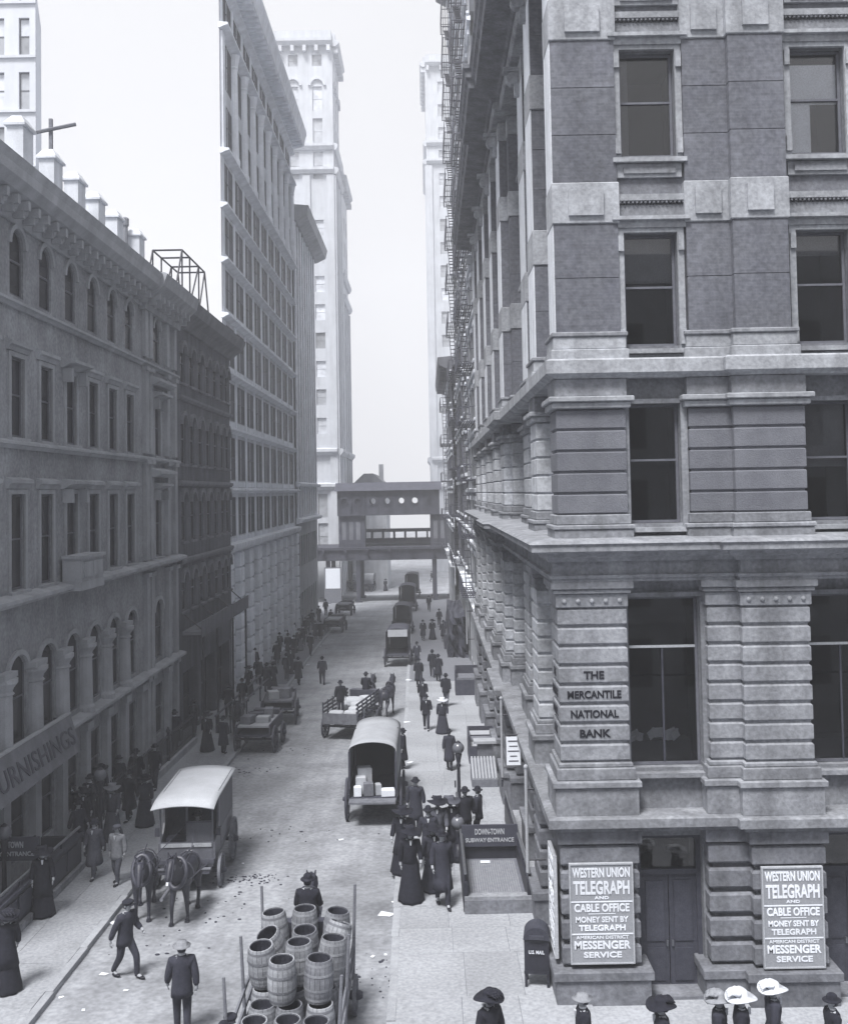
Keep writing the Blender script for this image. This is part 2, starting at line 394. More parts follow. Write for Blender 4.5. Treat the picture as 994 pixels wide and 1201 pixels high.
# pavements: bedding slab, flagstones, kerb stones
KH = .13
slab = MB().box(-.5, .5, -.5, .5, 0, 1).mesh('flagstone'); slab.materials.append(PAVE)
def pavement(name, inner, outer, y0, y1, flags_to, cols):
    ys = [y0, 22, 30, 40, 50, 60, 75, 90, 110, 130, 148]
    p = strip(lambda y: min(inner(y), outer(y)), lambda y: max(inner(y), outer(y)), ys, KH-.012).build(name, PAVEB, kind='structure')
    pl = worldloc(p); y = y0
    while y < flags_to:
        L = random.choice((1.5, 1.7, 2.3)); L = min(L, flags_to + .5 - y); ym = y + L/2
        a, b = sorted((inner(ym), outer(ym))); xs = [a]
        cuts = [a + (b-a)*(i + (random.uniform(-.12, .12) if 0 < i < cols else 0))/cols for i in range(cols+1)]
        for c, e in zip(cuts, cuts[1:]):
            o = put('flagstone', slab, p, Vector(((c+e)/2, ym, gz(ym)+KH-.06)) - pl, 0, (e-c-.012, L-.012, .06 + random.uniform(-.003, .003)))
            o.rotation_euler.x = -math.atan(.03) if ym > 22 else 0
        y += L
    return p
pr = pavement('pavement_right', lambda y: kr(y)+.16, lambda y: 3.3, 17, 148, 66, 3)
pl_ = pavement('pavement_left', lambda y: kl(y)-.16, lambda y: -12.6, 17, 148, 66, 3)
strip(lambda y: 3.3, lambda y: 34, [17, 20, 24], KH-.002).build('pavement_corner', PAVE, kind='structure')
kmesh = MB().prism(rect(-.15, .15, -.5, .5), 0, 1, .02).mesh('kerb_stone'); kmesh.materials.append(KERB)
for nm, k in (('kerb_right', kr), ('kerb_left', kl)):
    sgn = 1 if nm == 'kerb_right' else -1
    base = MB().add([(k(y)+s*.09+sgn*.08, y, gz(y)+KH-.04-(.1 if q else 0)) for y in (17, 22, 60, 100, 148) for s in (-1, 1) for q in (0, 1)],
                    [(i*4+a, i*4+b, i*4+4+b, i*4+4+a) for i in range(4) for a, b in ((0, 2), (1, 0), (2, 3))]).build(nm, KERB, kind='structure')
    y = 17
    while y < 92:
        L = random.uniform(1.6, 2.4); ym = y + L/2
        o = put('kerb_stone', kmesh, base, Vector((k(ym)+sgn*.08+random.uniform(-.008, .008), ym, gz(ym)-.1)) - worldloc(base), 0, (.62, L-.015, .1+KH+.004))
        o.rotation_euler.x = -math.atan(.03) if ym > 22 else 0
        y += L

# ================================================================== the bank on the corner
bank = empty('bank_building', (5, 26, 0), 0, 'brick and stone corner bank with rusticated piers and heavy cornices', 'building')
WY, WX = 22.55, 3.55                                         # recessed wall planes: Broadway front, street side
def fx(u, v): return atY(u, v, 22.1).x
def fz(v): return atY(700, v, 22.1).z
fr = Facade(bank, 0, WY, '-y'); st = Facade(bank, WX, 0, '-x')
BX1 = 13.0; BYE = 59.5
# core behind the skin, so that no light leaks through
MB().box(6.2, BX1, WY+2.6, BYE, -1.2, 26.2).build('core', BRICK, bank)
# plan of the piers on each storey: (inset, corner pier right edge, P2 flank left, P2 main left, P2 right)
storeys = [  # z0, z1, inset, px of corner-right, a, b, c, at photo row
    dict(z0=-.05, z1=3.72, ins=.0, c1=fx(752, 1080), a=fx(834, 1080), b=fx(882, 1080), c=fx(968, 1080)),
    dict(z0=4.02, z1=9.02, ins=.06, c1=fx(738, 800), a=fx(833, 800), b=fx(871, 800), c=fx(951, 800)),
    dict(z0=9.86, z1=13.42, ins=.14, c1=fx(737, 545), a=fx(812, 545), b=fx(862, 545), c=fx(946, 545)),
    dict(z0=13.82, z1=26.0, ins=.2, c1=fx(727, 250), a=fx(808, 250), b=fx(860, 250), c=fx(925, 250))]
XC, YF, YM = 2.72, 22.2, 22.0                                # corner arris, corner/flank plane, main plane
def plan_corner(s): return rect(XC+s['ins'], s['c1'], YF+s['ins'], YF+1.25)
def plan_p2(s):
    i = s['ins']; return [(s['a'], WY+.1), (s['a'], YF+i), (s['b'], YF+i), (s['b'], YM+i), (s['c'], YM+i), (s['c'], WY+.1)]
def plan_p3(s):
    i = s['ins']; w_ = s['c'] - s['b']; return rect(s['c'] + 1.75, s['c'] + 1.75 + w_ + .7, YM+i, WY+.1)
SP = [(26.5, 27.9, .0), (31.6, 33.2, .3), (36.9, 39.9, .0), (42.6, 44.1, .0), (47.6, 49.2, .0), (52.6, 54.4, .0), (57.4, 59.3, .0)]
def plan_street(s, k):
    y0, y1, back = SP[k]; i = s['ins']; x = XC + i + back
    if k == 2: return [(x+.28, y0), (WX+.1, y0), (WX+.1, y1), (x+.28, y1), (x+.28, y1-.7), (x, y1-.7), (x, y0+.7), (x+.28, y0+.7)]
    return rect(x, WX+.1, y0, y1)
def piers(s): return [('corner', plan_corner(s))] + [('front', plan_p2(s)), ('front', plan_p3(s))] + [('street', plan_street(s, k)) for k in range(len(SP))]
STREET = mat('lit_street_stone', .48, .18, 2.2, .35, .88, streak=.25, blotch=.2, bscale=.9, fine=11, grain=.18, rnd=.1)  # bank stone made paler on the street side: side light put into its colour
def stack(name, poly, z0, z1, n, material, joint=.035, ch=.03, core=.05):
    h = (z1 - z0) / n
    MB().prism(offset(poly, -core), z0, z1).build('pier_core', material, bank)
    for k in range(n):
        MB().prism(poly, z0 + k*h + joint/2, z0 + (k+1)*h - joint/2, ch).build(name, material, bank)
def band(name, poly, z0, z1, out, material, top=None):
    MB().prism(offset(poly, out), z0, z1, .02).build(name, material, bank)
S1, S2, S3, S4 = storeys
for who, p in piers(S1):                                      # street level
    band('plinth', p, -1.4, .62, .16, STONED); band('plinth_cap', p, .62, .82, .22, STONED)
    if who == 'corner' or p is None: stack('stone_block', p, .82, 3.42, 5, STONED, .10, .05, .12)
    else: stack('stone_block', p, .82, 3.42, 5, STONED, .10, .05, .12)
    band('pier_cap', p, 3.42, 3.70, .06, STONED)
for who, p in piers(S2):                                      # banking floor
    band('pedestal', p, 4.02, 4.62, .14, STONE); band('base_moulding', p, 4.62, 4.76, .20, STONE); band('base_moulding', p, 4.76, 5.02, .10, STONE)
    band('base_moulding', p, 5.02, 5.12, .05, STONE)
    stack('stone_block', p, 5.12, 8.44, 8, STREET if who == 'street' else STONE, .055, .035, .05)
    band('capital', p, 8.44, 8.74, .03, STONE); band('capital', p, 8.74, 8.84, .09, STONE); band('capital', p, 8.84, 9.00, .14, STONE)
    if who != 'street':                                       # a row of bosses on the capital
        xs = [q[0] for q in p]; x0, x1 = (p[3][0] if who == 'front' and len(p) > 4 else min(xs)), max(xs); y = min(q[1] for q in p) - .03
        bs = MB().ball((0, 0, 0), .055, 8, 5).mesh('boss', True)
        for k in range(5): put('boss', bs, bank, Vector((x0 + (x1-x0)*(k+.5)/5, y, 8.58)) - worldloc(bank), 0, None, STONEL)
for who, p in piers(S3):                                      # third floor
    band('pedestal', p, 9.80, 10.12, .10, STONE); band('base_moulding', p, 10.12, 10.22, .13, STONE); band('base_moulding', p, 10.22, 10.44, .05, STONE)
    stack('stone_block', p, 10.44, 12.76, 5, STREET if who == 'street' else mat('bank_rough_stone', .15, .16, 2.0, .4, .9, streak=.12), .05, .02, .04)
    band('capital', p, 12.76, 12.90, .10, STONEL); band('capital', p, 12.90, 13.02, .17, STONEL); band('capital', p, 13.02, 13.42, .03, STONE)
zp = [(16.86, 17.78), (20.98, 21.9)]
for who, p in piers(S4):                                      # brick shaft with stone panel blocks
    band('pedestal', p, 13.80, 14.06, .14, STONEL); band('base_moulding', p, 14.06, 14.34, .09, STONEL); band('base_moulding', p, 14.34, 14.44, .13, STONE)
    xs = [q[0] for q in p]; ys = [q[1] for q in p]
    for a, b in ((14.44, 16.86), (17.78, 20.98), (21.9, 24.0)):
        nl = max(2, round((b-a)/1.05)); MB().prism(offset(p, -.02), a, b).build('pier_core', BRICK, bank)
        for q in range(nl): MB().prism(p, a+(b-a)*q/nl+.007, a+(b-a)*(q+1)/nl-.007, .006).build('brick_shaft', BRICK, bank)
        if who == 'street' or who == 'corner':                # limestone facing on the street arris
            x = min(xs); y0, y1 = (min(ys), max(ys)) if who == 'corner' else (SP_y := (min(q[1] for q in p if q[0] < x+.01), max(q[1] for q in p if q[0] < x+.01)))
            MB().box(x-.025, x-.002, y0+(.0 if who != 'corner' else .06), y1, a+.005, b-.005).build('stone_facing', mat('pale_facing_stone', .66, .14, 2.2, .3, .88, streak=.2), bank)
    for a, b in zp + [(24.0, 24.7)]:
        band('panel_block', p, a, b, .035, STONEL)
        if who != 'street':                                   # raised square panels
            segs = [(min(xs), max(xs), min(ys))] if len(p) == 4 else [(p[1][0], p[2][0], p[1][1]), (p[3][0], p[4][0], p[3][1])]
            for x0, x1, y in segs:
                if b - a < .8: continue
                i = .2 if x1-x0 < 1 else .32
                MB().box(x0+i, x1-i, y-.10, y-.037, a+.17, b-.17).build('raised_panel', STONEL, bank)
# cornices and belt courses: swept round the corner with their breaks
def belt(name, material, prof, ins=0.0, back=.0, jog=True):
    b = S2['b']
    path = [(BX1, YM+ins), (b, YM+ins), (b, YF+ins), (XC+ins, YF+ins)]
    if jog: path += [(XC+ins, 36.4), (XC+ins-.22, 36.4), (XC+ins-.22, 40.4), (XC+ins, 40.4)]
    path += [(XC+ins, BYE)]
    MB().sweep(path, prof).build(name, material, bank)
W_ = -.75
belt('ledge', STONE, [(W_, 3.70), (.10, 3.70), (.10, 3.78), (.26, 3.82), (.26, 4.00), (.20, 4.03), (W_, 4.05)])
belt('entablature', STONE, [(W_, 9.00), (.05, 9.00), (.05, 9.06), (.10, 9.08), (.10, 9.14), (.02, 9.16), (.02, 9.44), (W_, 9.44)])
belt('cornice', STONE, [(W_, 9.44), (.12, 9.44), (.16, 9.52), (.30, 9.56), (.34, 9.64), (.52, 9.68), (.52, 9.80), (.56, 9.84), (.44, 9.90), (W_, 10.0)])
belt('belt_course', STONEL, [(W_, 13.42), (.06, 13.42), (.10, 13.46), (.22, 13.52), (.22, 13.80), (.16, 13.84), (W_, 13.86)], .14)
belt('frieze', STONEL, [(W_, 24.7), (.0, 24.7), (.06, 24.75), (.06, 25.0), (W_, 25.0)], .2)
belt('roof_cornice', STONED, [(W_, 25.0), (.12, 25.0), (.2, 25.1), (.95, 25.16), (.98, 25.42), (1.08, 25.5), (1.08, 25.72), (1.16, 25.8), (1.16, 25.95), (W_, 26.1)], .2)
MB().box(XC+.3, BX1, YF+.4, BYE, 26.0, 26.2).build('roof', STONED, bank)
scroll = MB()
for i in range(10):
    a = 2*math.pi*i/10
    scroll.add([(-.16, -.25+.2*math.cos(a), .2*math.sin(a)), (.16, -.25+.2*math.cos(a), .2*math.sin(a))], [])
scroll.f = [(2*i, 2*i+1, 2*((i+1) % 10)+1, 2*((i+1) % 10)) for i in range(10)] + [tuple(range(0, 20, 2)), tuple(range(1, 20, 2))]
scroll.box(-.18, .18, -.55, .1, .2, .34); scroll.box(-.13, .13, -.2, .1, -.55, .2)
scroll = scroll.mesh('scroll_bracket')
for k in range(len(SP)):
    y0, y1, bk = SP[k]
    st.place('scroll_bracket', scroll, (y0+y1)/2, WX-(XC+.2+bk)-.02, 24.2, STONEL)
# Broadway front walls, windows
def opening(s, bay, l, r, z0, z1, v): return None
b1 = lambda u, v: fx(u, v)
front = [  # (left, right, sill z, head z) of each opening, by storey, bay 1 and 2
    ((fx(754, 1080), fx(832, 1080), .10, 3.45), (fx(970, 1080), fx(1048, 1080), .10, 3.45)),
    ((fx(741, 800), fx(828, 800), 4.92, 8.62), (fx(956, 800), fx(1043, 800), 4.92, 8.62)),
    ((fx(742, 545), fx(804, 545), 10.22, 12.86), (fx(949, 545), fx(1011, 545), 10.22, 12.86)),
    ((fx(736, 330), fx(800, 330), 14.14, 16.66), (fx(941, 330), fx(1005, 330), 14.14, 16.66)),
    ((fx(730, 110), fx(796, 110), 18.40, 20.78), (fx(933, 110), fx(999, 110), 18.40, 20.78)),
    ((fx(728, 0), fx(794, 0), 22.3, 24.2), (fx(931, 0), fx(997, 0), 22.3, 24.2))]
lv = [(-.5, 3.72), (3.72, 9.0), (9.0, 13.42), (13.42, 17.2), (17.2, 21.3), (21.3, 25.2)]
for i, bays in enumerate(front):
    fr.wall('wall', STONE if i < 3 else STONED, XC+.6, BX1, lv[i][0], lv[i][1], [b for b in bays], .38)
    for j, (x0, x1, z0, z1) in enumerate(bays):
        wd, h, u = x1-x0, z1-z0, (x0+x1)/2
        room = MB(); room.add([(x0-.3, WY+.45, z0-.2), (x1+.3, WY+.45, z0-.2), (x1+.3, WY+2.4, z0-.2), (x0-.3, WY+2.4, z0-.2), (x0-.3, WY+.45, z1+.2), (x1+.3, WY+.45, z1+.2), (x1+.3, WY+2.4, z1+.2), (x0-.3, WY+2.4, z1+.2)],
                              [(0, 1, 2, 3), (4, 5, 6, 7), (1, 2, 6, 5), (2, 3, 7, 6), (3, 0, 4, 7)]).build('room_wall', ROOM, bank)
        if i == 0: continue
        t = .10
        s_ = fr.part('window_surround', STONEL if i > 2 else STONE, (x0-.14, x0, -.02, .10, z0-.08, z1+.1), (x1, x1+.14, -.02, .10, z0-.08, z1+.1), (x0, x1, -.02, .10, z1, z1+.1))
        fr.part('window_sill', STONEL if i > 1 else STONE, (x0-.2, x1+.2, -.3, .2, z0-.18, z0-.082))
        if i > 2:
            fr.part('window_apron', STONEL, (x0-.1, x1+.1, -.02, .08, z0-.5, z0-.20)); fr.part('apron_panel', STONE, (x0+.04, x1-.04, .082, .12, z0-.42, z0-.27))
            fr.part('lintel', STONEL, (x0-.2, x1+.2, .0, .14, z1+.102, z1+.26)); fr.part('lintel_cornice', STONEL, (x0-.26, x1+.26, .0, .24, z1+.26, z1+.34))
            dn = MB().box(-.02, .02, -.035, 0, 0, .05).mesh('dentil')
            for q in range(17): fr.place('dentil', dn, x0-.2 + (wd+.4)*(q+.5)/17, .085, z1+.655, STONED)  # darker stone paints the shadow along the dentil row
            fr.part('recessed_frieze', STONE, (x0-.26, x1+.26, .0, .06, z1+.36, z1+.62)); fr.part('frieze_bar', STONEL, (x0-.26, x1+.26, .0, .13, z1+.71, z1+.85))
            for q in (x0-.14, x1):                       # fluted brackets at the head and foot of the surround
                for zz in (z1-.42, z0+.02): fr.part('jamb_block', STONEL, (q+.01, q+.13, .102, .16, zz, zz+.34))
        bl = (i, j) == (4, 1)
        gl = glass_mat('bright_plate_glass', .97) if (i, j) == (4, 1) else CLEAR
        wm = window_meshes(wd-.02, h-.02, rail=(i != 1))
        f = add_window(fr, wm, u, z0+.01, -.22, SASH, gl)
        if i == 1:   # big banking-hall window: transom bar and a thin mullion
            fr.part('transom', SASHL, (x0+.07, x1-.07, -.245, -.16, z1-1.14, z1-1.09)); fr.part('mullion', WOODD, (u-.02, u+.02, -.24, -.18, z0+.07, z1-1.15))
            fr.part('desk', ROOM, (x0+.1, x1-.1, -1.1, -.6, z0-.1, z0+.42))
        if (i, j) in ((5, 0), (5, 1)): fr.part('blind_or_reflection', BLIND, (x0+.06, x1-.06, -.32, -.31, z1-h*.3, z1-.05))
        if (i, j) == (3, 1): fr.part('blind_or_reflection', BLIND, (x0+.06, x1-.06, -.32, -.31, z1-h*.2, z1-.05))
        if (i, j) in ((3, 0), (2, 1)): fr.part('blind_or_reflection', BLIND, (x0+.06, x1-.06, -.34, -.33, z1-h*(.42 if i == 3 else .55), z1-.05))
        if (i, j) == (4, 1): fr.part('blind_or_reflection', WHITE, (x0+.02, x1-.02, -.272, -.262, z0+h*.5, z1-.28), (x0+.02, x0+.56, -.272, -.262, z0+.06, z0+h*.5-.001), label='white sheet behind the panes imitating reflected sky')  # added white sheet, shaped like the sky reflection in this window
        if (i, j) == (4, 0): fr.part('blind_or_reflection', BLIND, (x0+.06, x0+.26, -.34, -.33, z0+.1, z1-.05), label='grey curtain drawn aside behind the panes')
# papers on the desk inside the banking-hall window
rnd = random.Random(3)
x0, x1, z0, z1 = front[1][0]
for k in range(9):
    me = MB().box(-.13, .13, -.01, .01, 0, .1 + .12*rnd.random()).mesh('paper_sheaf')
    o = fr.place('paper_sheaf', me, x0+.22+rnd.random()*.95, -.55-rnd.random()*.15, z0+.36 + rnd.random()*.12, PAPER)
    o.rotation_euler = (rnd.uniform(-.7, .7), rnd.uniform(-.4, .4), rnd.uniform(-1, 1))
    tag(o, 'white paper sheaf lying in the big window under the bank lettering', 'paper', 'papers in the bank window'); o.parent = None; o.location = fr.w(x0+.22+rnd.random()*.95, -.55-rnd.random()*.15, z0+.42+rnd.random()*.08)
# doors at street level
for j, (x0, x1, z0, z1) in enumerate(front[0]):
    fr.part('door_frame', WOODD, (x0, x0+.1, -.36, -.2, z0, z1), (x1-.1, x1, -.36, -.2, z0, z1), (x0+.1, x1-.1, -.36, -.2, z1-.12, z1), (x0+.1, x1-.1, -.36, -.2, 2.55, 2.66))
    fr.part('pane', CLEAR, (x0+.1, x1-.1, -.29, -.27, 2.66, z1-.12))
    for s in (0, 1):
        a = x0+.1 if s == 0 else (x0+x1)/2+.01; b = a + (x1-x0)/2 - .11
        dr = fr.part('door', WOODD, (a, b, -.32, -.26, z0, 2.55))
        for zz0, zz1 in ((.25, .95), (1.1, 2.4)): fr.part('door_panel', WOODD, (a+.1, b-.1, -.262, -.235, zz0, zz1), parent=dr)
        fr.part('handle', mat('brass', .2, .2, 5, 0, .35, metal=.8), (b-.07 if s == 0 else a+.03, b-.03 if s == 0 else a+.07, -.26, -.2, 1.0, 1.12), parent=dr)
    fr.part('door_step', STONED, (x0-.1, x1+.1, -.3, .3, -.02, .16))
# street-side wall and its windows
for i in range(6):
    hs_ = []
    z0, z1 = [(.4, 3.2), (5.0, 8.4), (10.3, 12.8), (14.4, 16.6), (18.2, 20.8), (22.2, 24)][i]
    edges = [YF+1.25] + [e for s in SP for e in s[:2]]
    for k in range(0, len(edges)-1, 2): hs_.append((edges[k]+.55, edges[k+1]-.55, z0, z1))
    st.wall('wall', STONE if i < 3 else STONED, YF+.6, BYE, lv[i][0] - (1.2 if i == 0 else 0), lv[i][1], hs_, .3)
    for a, b, c, e in hs_:
        if b-a < .6: continue
        add_window(st, window_meshes(b-a-.02, e-c-.02), (a+b)/2, c+.01, -.2, SASH, GLASSD)
        st.part('window_sill', STONE, (a-.1, b+.1, -.1, .14, c-.14, c-.002))
MB().box(XC+.3, 6.2, BYE-.3, BYE, -1.2, 26).build('end_wall', BRICK, bank)
# the bank's name on the corner pier, letters on both of its faces
hcs = 3.32/8
for k, (t, wpx) in enumerate((('THE', 24), ('MERCANTILE', 63), ('NATIONAL', 56), ('BANK', 36))):
    zc = 5.12 + hcs*(4.5-k) ; xm = fx(698, 820)
    lettering(t, wpx/54.3, .17, bank, Vector((xm, YF+.06-.002, zc)) - worldloc(bank), 0, BLACKP, .03)
    lettering(t, wpx/54.3*.72, .17, bank, Vector((XC+.06-.002, YF+.68, zc)) - worldloc(bank), R(-90), BLACKP, .03)

# enamel telegraph signs
def telegraph_sign(u0, u1, v0, v1, label, loc=None, rz=0.0, wd=None):
    if loc is None:
        a, b = atY(u0, v0, 22), atY(u1, v1, 22); wd, h = b.x-a.x, a.z-b.z
        loc = Vector(((a.x+b.x)/2, YF-.09 if u0 < 800 else YM-.09, b.z))
    else: h = v1
    s = empty('telegraph_sign', loc, rz, label, 'sign', 'enamel telegraph signs on the piers')
    MB().box(-wd/2, wd/2, 0, .05, 0, h).build('board', SIGNG, s, loc=(0, 0, 0))
    fm = MB(); t = .03
    for b in ((-wd/2-t, -wd/2, -.02, .06, -t, h+t), (wd/2, wd/2+t, -.02, .06, -t, h+t), (-wd/2, wd/2, -.02, .06, -t, 0), (-wd/2, wd/2, -.02, .06, h, h+t)): fm.box(*b)
    fm.build('sign_frame', SASHL, s, loc=(0, 0, 0))
    for q in (.365, .695): MB().box(-wd/2, wd/2, -.012, -.001, h*(1-q)-.02*h, h*(1-q)-.008*h).build('divider', WHITE, s, loc=(0, 0, 0))
    for q in (.503,): MB().box(-wd*.22, wd*.22, -.008, -.001, h*(1-q)-.003*h, h*(1-q)+.003*h).build('rule', WHITE, s, loc=(0, 0, 0))
    for t_, wf, hf, q in (('WESTERN UNION', .94, .10, .08), ('TELEGRAPH', .92, .14, .235), ('AND', .24, .03, .338), ('CABLE OFFICE', .9, .085, .44),
                          ('MONEY SENT BY', .86, .06, .56), ('TELEGRAPH', .76, .06, .645), ('AMERICAN DISTRICT', .86, .034, .742), ('MESSENGER', .92, .085, .82), ('SERVICE', .62, .06, .92)):
        lettering(t_, wd*wf, h*hf, s, Vector((0, -.002, h*(1-q))), 0, WHITE, .03, .01)
    return s
telegraph_sign(669, 744, 1017, 1131, 'grey enamel telegraph sign in white capitals on the corner pier beside the mailbox')
telegraph_sign(892, 964, 1017, 1131, 'grey enamel telegraph sign in white capitals on the pier past the dark doorway')
telegraph_sign(0, 0, 0, 2.1, 'enamel telegraph sign seen edge-on round the corner, facing the side street', Vector((XC-.13, YF+.62, 1.0)), R(-90), .95)

# ================================================================== left: the palazzo
pal = empty('palazzo_building', (-15, 36, gz(36)), 0, 'brownstone palazzo with arched top windows and a heavy bracketed roof cornice', 'building')
PX0 = -12.0; P0, P1 = 23.0, 49.2
pf = Facade(pal, PX0, 0, '+x')
bays = [25.45 + 2.285*k for k in range(8)]                   # 25.45 .. 41.45
pav = 45.7                                                   # end pavilion window
MB().box(-30, PX0-.9, P0, P1, -2, 20.2).build('core', PAL, pal)
rows = [(16.98, 1.0, 2.0, 'arch'), (12.82, 1.0, 2.35, 'rect'), (8.35, 1.05, 2.8, 'rect'), (3.85, 1.35, 2.6, 'seg'), (.55, 1.2, 2.2, 'plain')]
lev = [(16.7, 20.3), (12.5, 16.7), (7.9, 12.5), (3.3, 7.9), (-1.6, 3.3)]
for (z, wd, h, kind), (a, b) in zip(rows, lev):
    hs_ = [(y-wd/2, y+wd/2, z, z+h) for y in bays + [pav]]
    pf.wall('wall', PAL, P0, P1, a, b, hs_, .16)
    wm = window_meshes(wd-.02, h-.02, kind == 'arch')
    if kind in ('arch', 'seg'):                              # spandrels round the arched head
        r = wd/2; rise = r if kind == 'arch' else .5; sp = MB(); n = 8
        for sgn in (-1, 1):
            arc = [(sgn*r*math.cos(math.pi/2*i/n), h-rise+rise*math.sin(math.pi/2*i/n)) for i in range(n+1)]
            for p, q in zip(arc, arc[1:]):
                sp.extrude([(p[0], p[1]), (q[0], q[1]), (q[0], h+.003), (p[0], h+.003)], 'y', -.003, .14)
        spm = sp.mesh('spandrel')
        hood = MB()
        for i in range(14):
            a0, a1 = math.pi*i/14, math.pi*(i+1)/14
            P = lambda a, rr, k: (rr*math.cos(a), h-rise+(rise+rr-r)*math.sin(a))
            hood.extrude([P(a0, r+.02, 0), P(a1, r+.02, 0), P(a1, r+.17, 0), P(a0, r+.17, 0)], 'y', -.09, .02)
        hood = hood.mesh('arch_moulding')
    for k, y in enumerate(bays + [pav]):
        add_window(pf, wm, y, z+.01, -.10, SASH, GLASSD)
        if kind in ('arch', 'seg'):
            pf.place('spandrel', spm, y, 0, z, PAL)
            pf.place('arch_moulding', hood, y, 0, z, PALT)
        if kind == 'rect':
            pf.part('window_surround', PALT, (y-wd/2-.16, y-wd/2, -.02, .06, z-.02, z+h+.14), (y+wd/2, y+wd/2+.16, -.02, .06, z-.02, z+h+.14), (y-wd/2, y+wd/2, -.02, .06, z+h, z+h+.14))
            big = k in (4, 8); e = .30 if big else .14; o_ = .5 if big else .2
            pf.sweep('window_hood', PALT, y-wd/2-.16-e, y+wd/2+.16+e, [(-.02, z+h+.16), (.08, z+h+.16), (o_*.6, z+h+.28), (o_, z+h+.32), (o_, z+h+.42), (-.02, z+h+.50)])
            if big:
                for s in (-1, 1): pf.part('hood_bracket', PALT, (y+s*(wd/2+.2)-.09, y+s*(wd/2+.2)+.09, -.02, .34, z+h-.3, z+h+.158))
                if k == 8: pf.sweep('pediment_hood', PALT, y-1.5, y+1.5, [(-.02, z+h+.7), (.3, z+h+.72), (.55, z+h+.86), (.55, z+h+.98), (-.02, z+h+1.15)])
            pf.part('window_sill', PALT, (y-wd/2-.2, y+wd/2+.2, -.2, .16, z-.12, z-.022))
        if kind == 'plain':
            pf.part('pilaster', PALT, (y+wd/2+.28, y+wd/2+.75, -.02, .2, -1.2, 3.02)); pf.part('pilaster_cap', PALT, (y+wd/2+.2, y+wd/2+.83, -.02, .28, 3.02, 3.3))
for y0, y1 in zip(bays, bays[1:]):                            # engaged columns of the main floor
    c = (y0+y1)/2; p = pf.w(c, .04, 0)
    MB().lathe([(.36, 3.62), (.36, 3.8), (.30, 3.9), (.29, 4.0), (.27, 5.4), (.27, 5.5), (.33, 5.55), (.27, 5.62), (.3, 5.7), (.42, 5.86), (.42, 5.98)], (p.x, p.y, 0), 14).build('column', PALT, pal)
    pf.part('impost', PALT, (c-.46, c+.46, -.02, .3, 5.98, 6.14))
for y in (43.6, 44.35, 47.2, 48.6):                           # paired pilasters of the end pavilion
    for z0, z1 in ((-1.6, 3.2), (3.65, 7.6), (8.3, 12.4), (12.85, 16.4), (17.0, 19.2)):
        pf.part('pilaster', PALT, (y-.22, y+.22, -.02, .16, z0, z1)); pf.part('pilaster_cap', PALT, (y-.28, y+.28, -.02, .24, z1, z1+.18))
def string(z, o_, h=.22): pf.sweep('string_course', PALT, P0, P1, [(-.05, z), (o_*.4, z), (o_*.6, z+h*.4), (o_, z+h*.5), (o_, z+h*.85), (o_*.7, z+h), (-.05, z+h+.06)])
string(16.60, .22); string(12.48, .24); string(7.92, .5, .3); string(3.34, .42, .3)
pf.part('balcony', PALT, (bays[4]-1.15, bays[4]+1.15, .1, .75, 7.98, 8.26)); 
pf.part('balcony_parapet', PALT, (bays[4]-1.12, bays[4]+1.12, .55, .72, 8.262, 9.02), (bays[4]-1.12, bays[4]-.95, .1, .549, 8.262, 9.02), (bays[4]+.95, bays[4]+1.12, .1, .549, 8.262, 9.02))
pf.part('balcony_rail', PALT, (bays[4]-1.2, bays[4]+1.2, .08, .8, 9.022, 9.12))
pf.part('balcony_panel', PALT, (bays[4]-.9, bays[4]-.06, .722, .76, 8.4, 8.9), (bays[4]+.06, bays[4]+.9, .722, .76, 8.4, 8.9))
pf.sweep('roof_cornice', PALT, P0, 43.0, [(-.05, 19.1), (.1, 19.1), (.14, 19.3), (.3, 19.4), (.34, 19.62), (.62, 19.72), (.85, 19.95), (.9, 20.2), (1.0, 20.45), (.9, 20.5), (-.9, 20.62)])
pf.sweep('roof_cornice', PALT, 43.002, P1, [(-.05, 19.0), (.25, 19.0), (.3, 19.3), (.5, 19.42), (.8, 19.72), (1.05, 19.95), (1.1, 20.15), (1.2, 20.45), (1.1, 20.5), (-.9, 20.62)])
br = MB().box(-.09, .09, -.42, .05, 0, .26).box(-.07, .07, -.26, .05, -.22, 0).mesh('cornice_bracket')
for k in range(34): pf.place('cornice_bracket', br, P0+.3 + .77*k, .2 + (.2 if P0+.3+.77*k > 43 else 0), 19.38, PALT)
pf.part('sign_awning', mat('awning_board', .15, .2, 2, .1, .8, streak=.2), (27.5, 34.2, .02, .08, 3.0, 3.05))
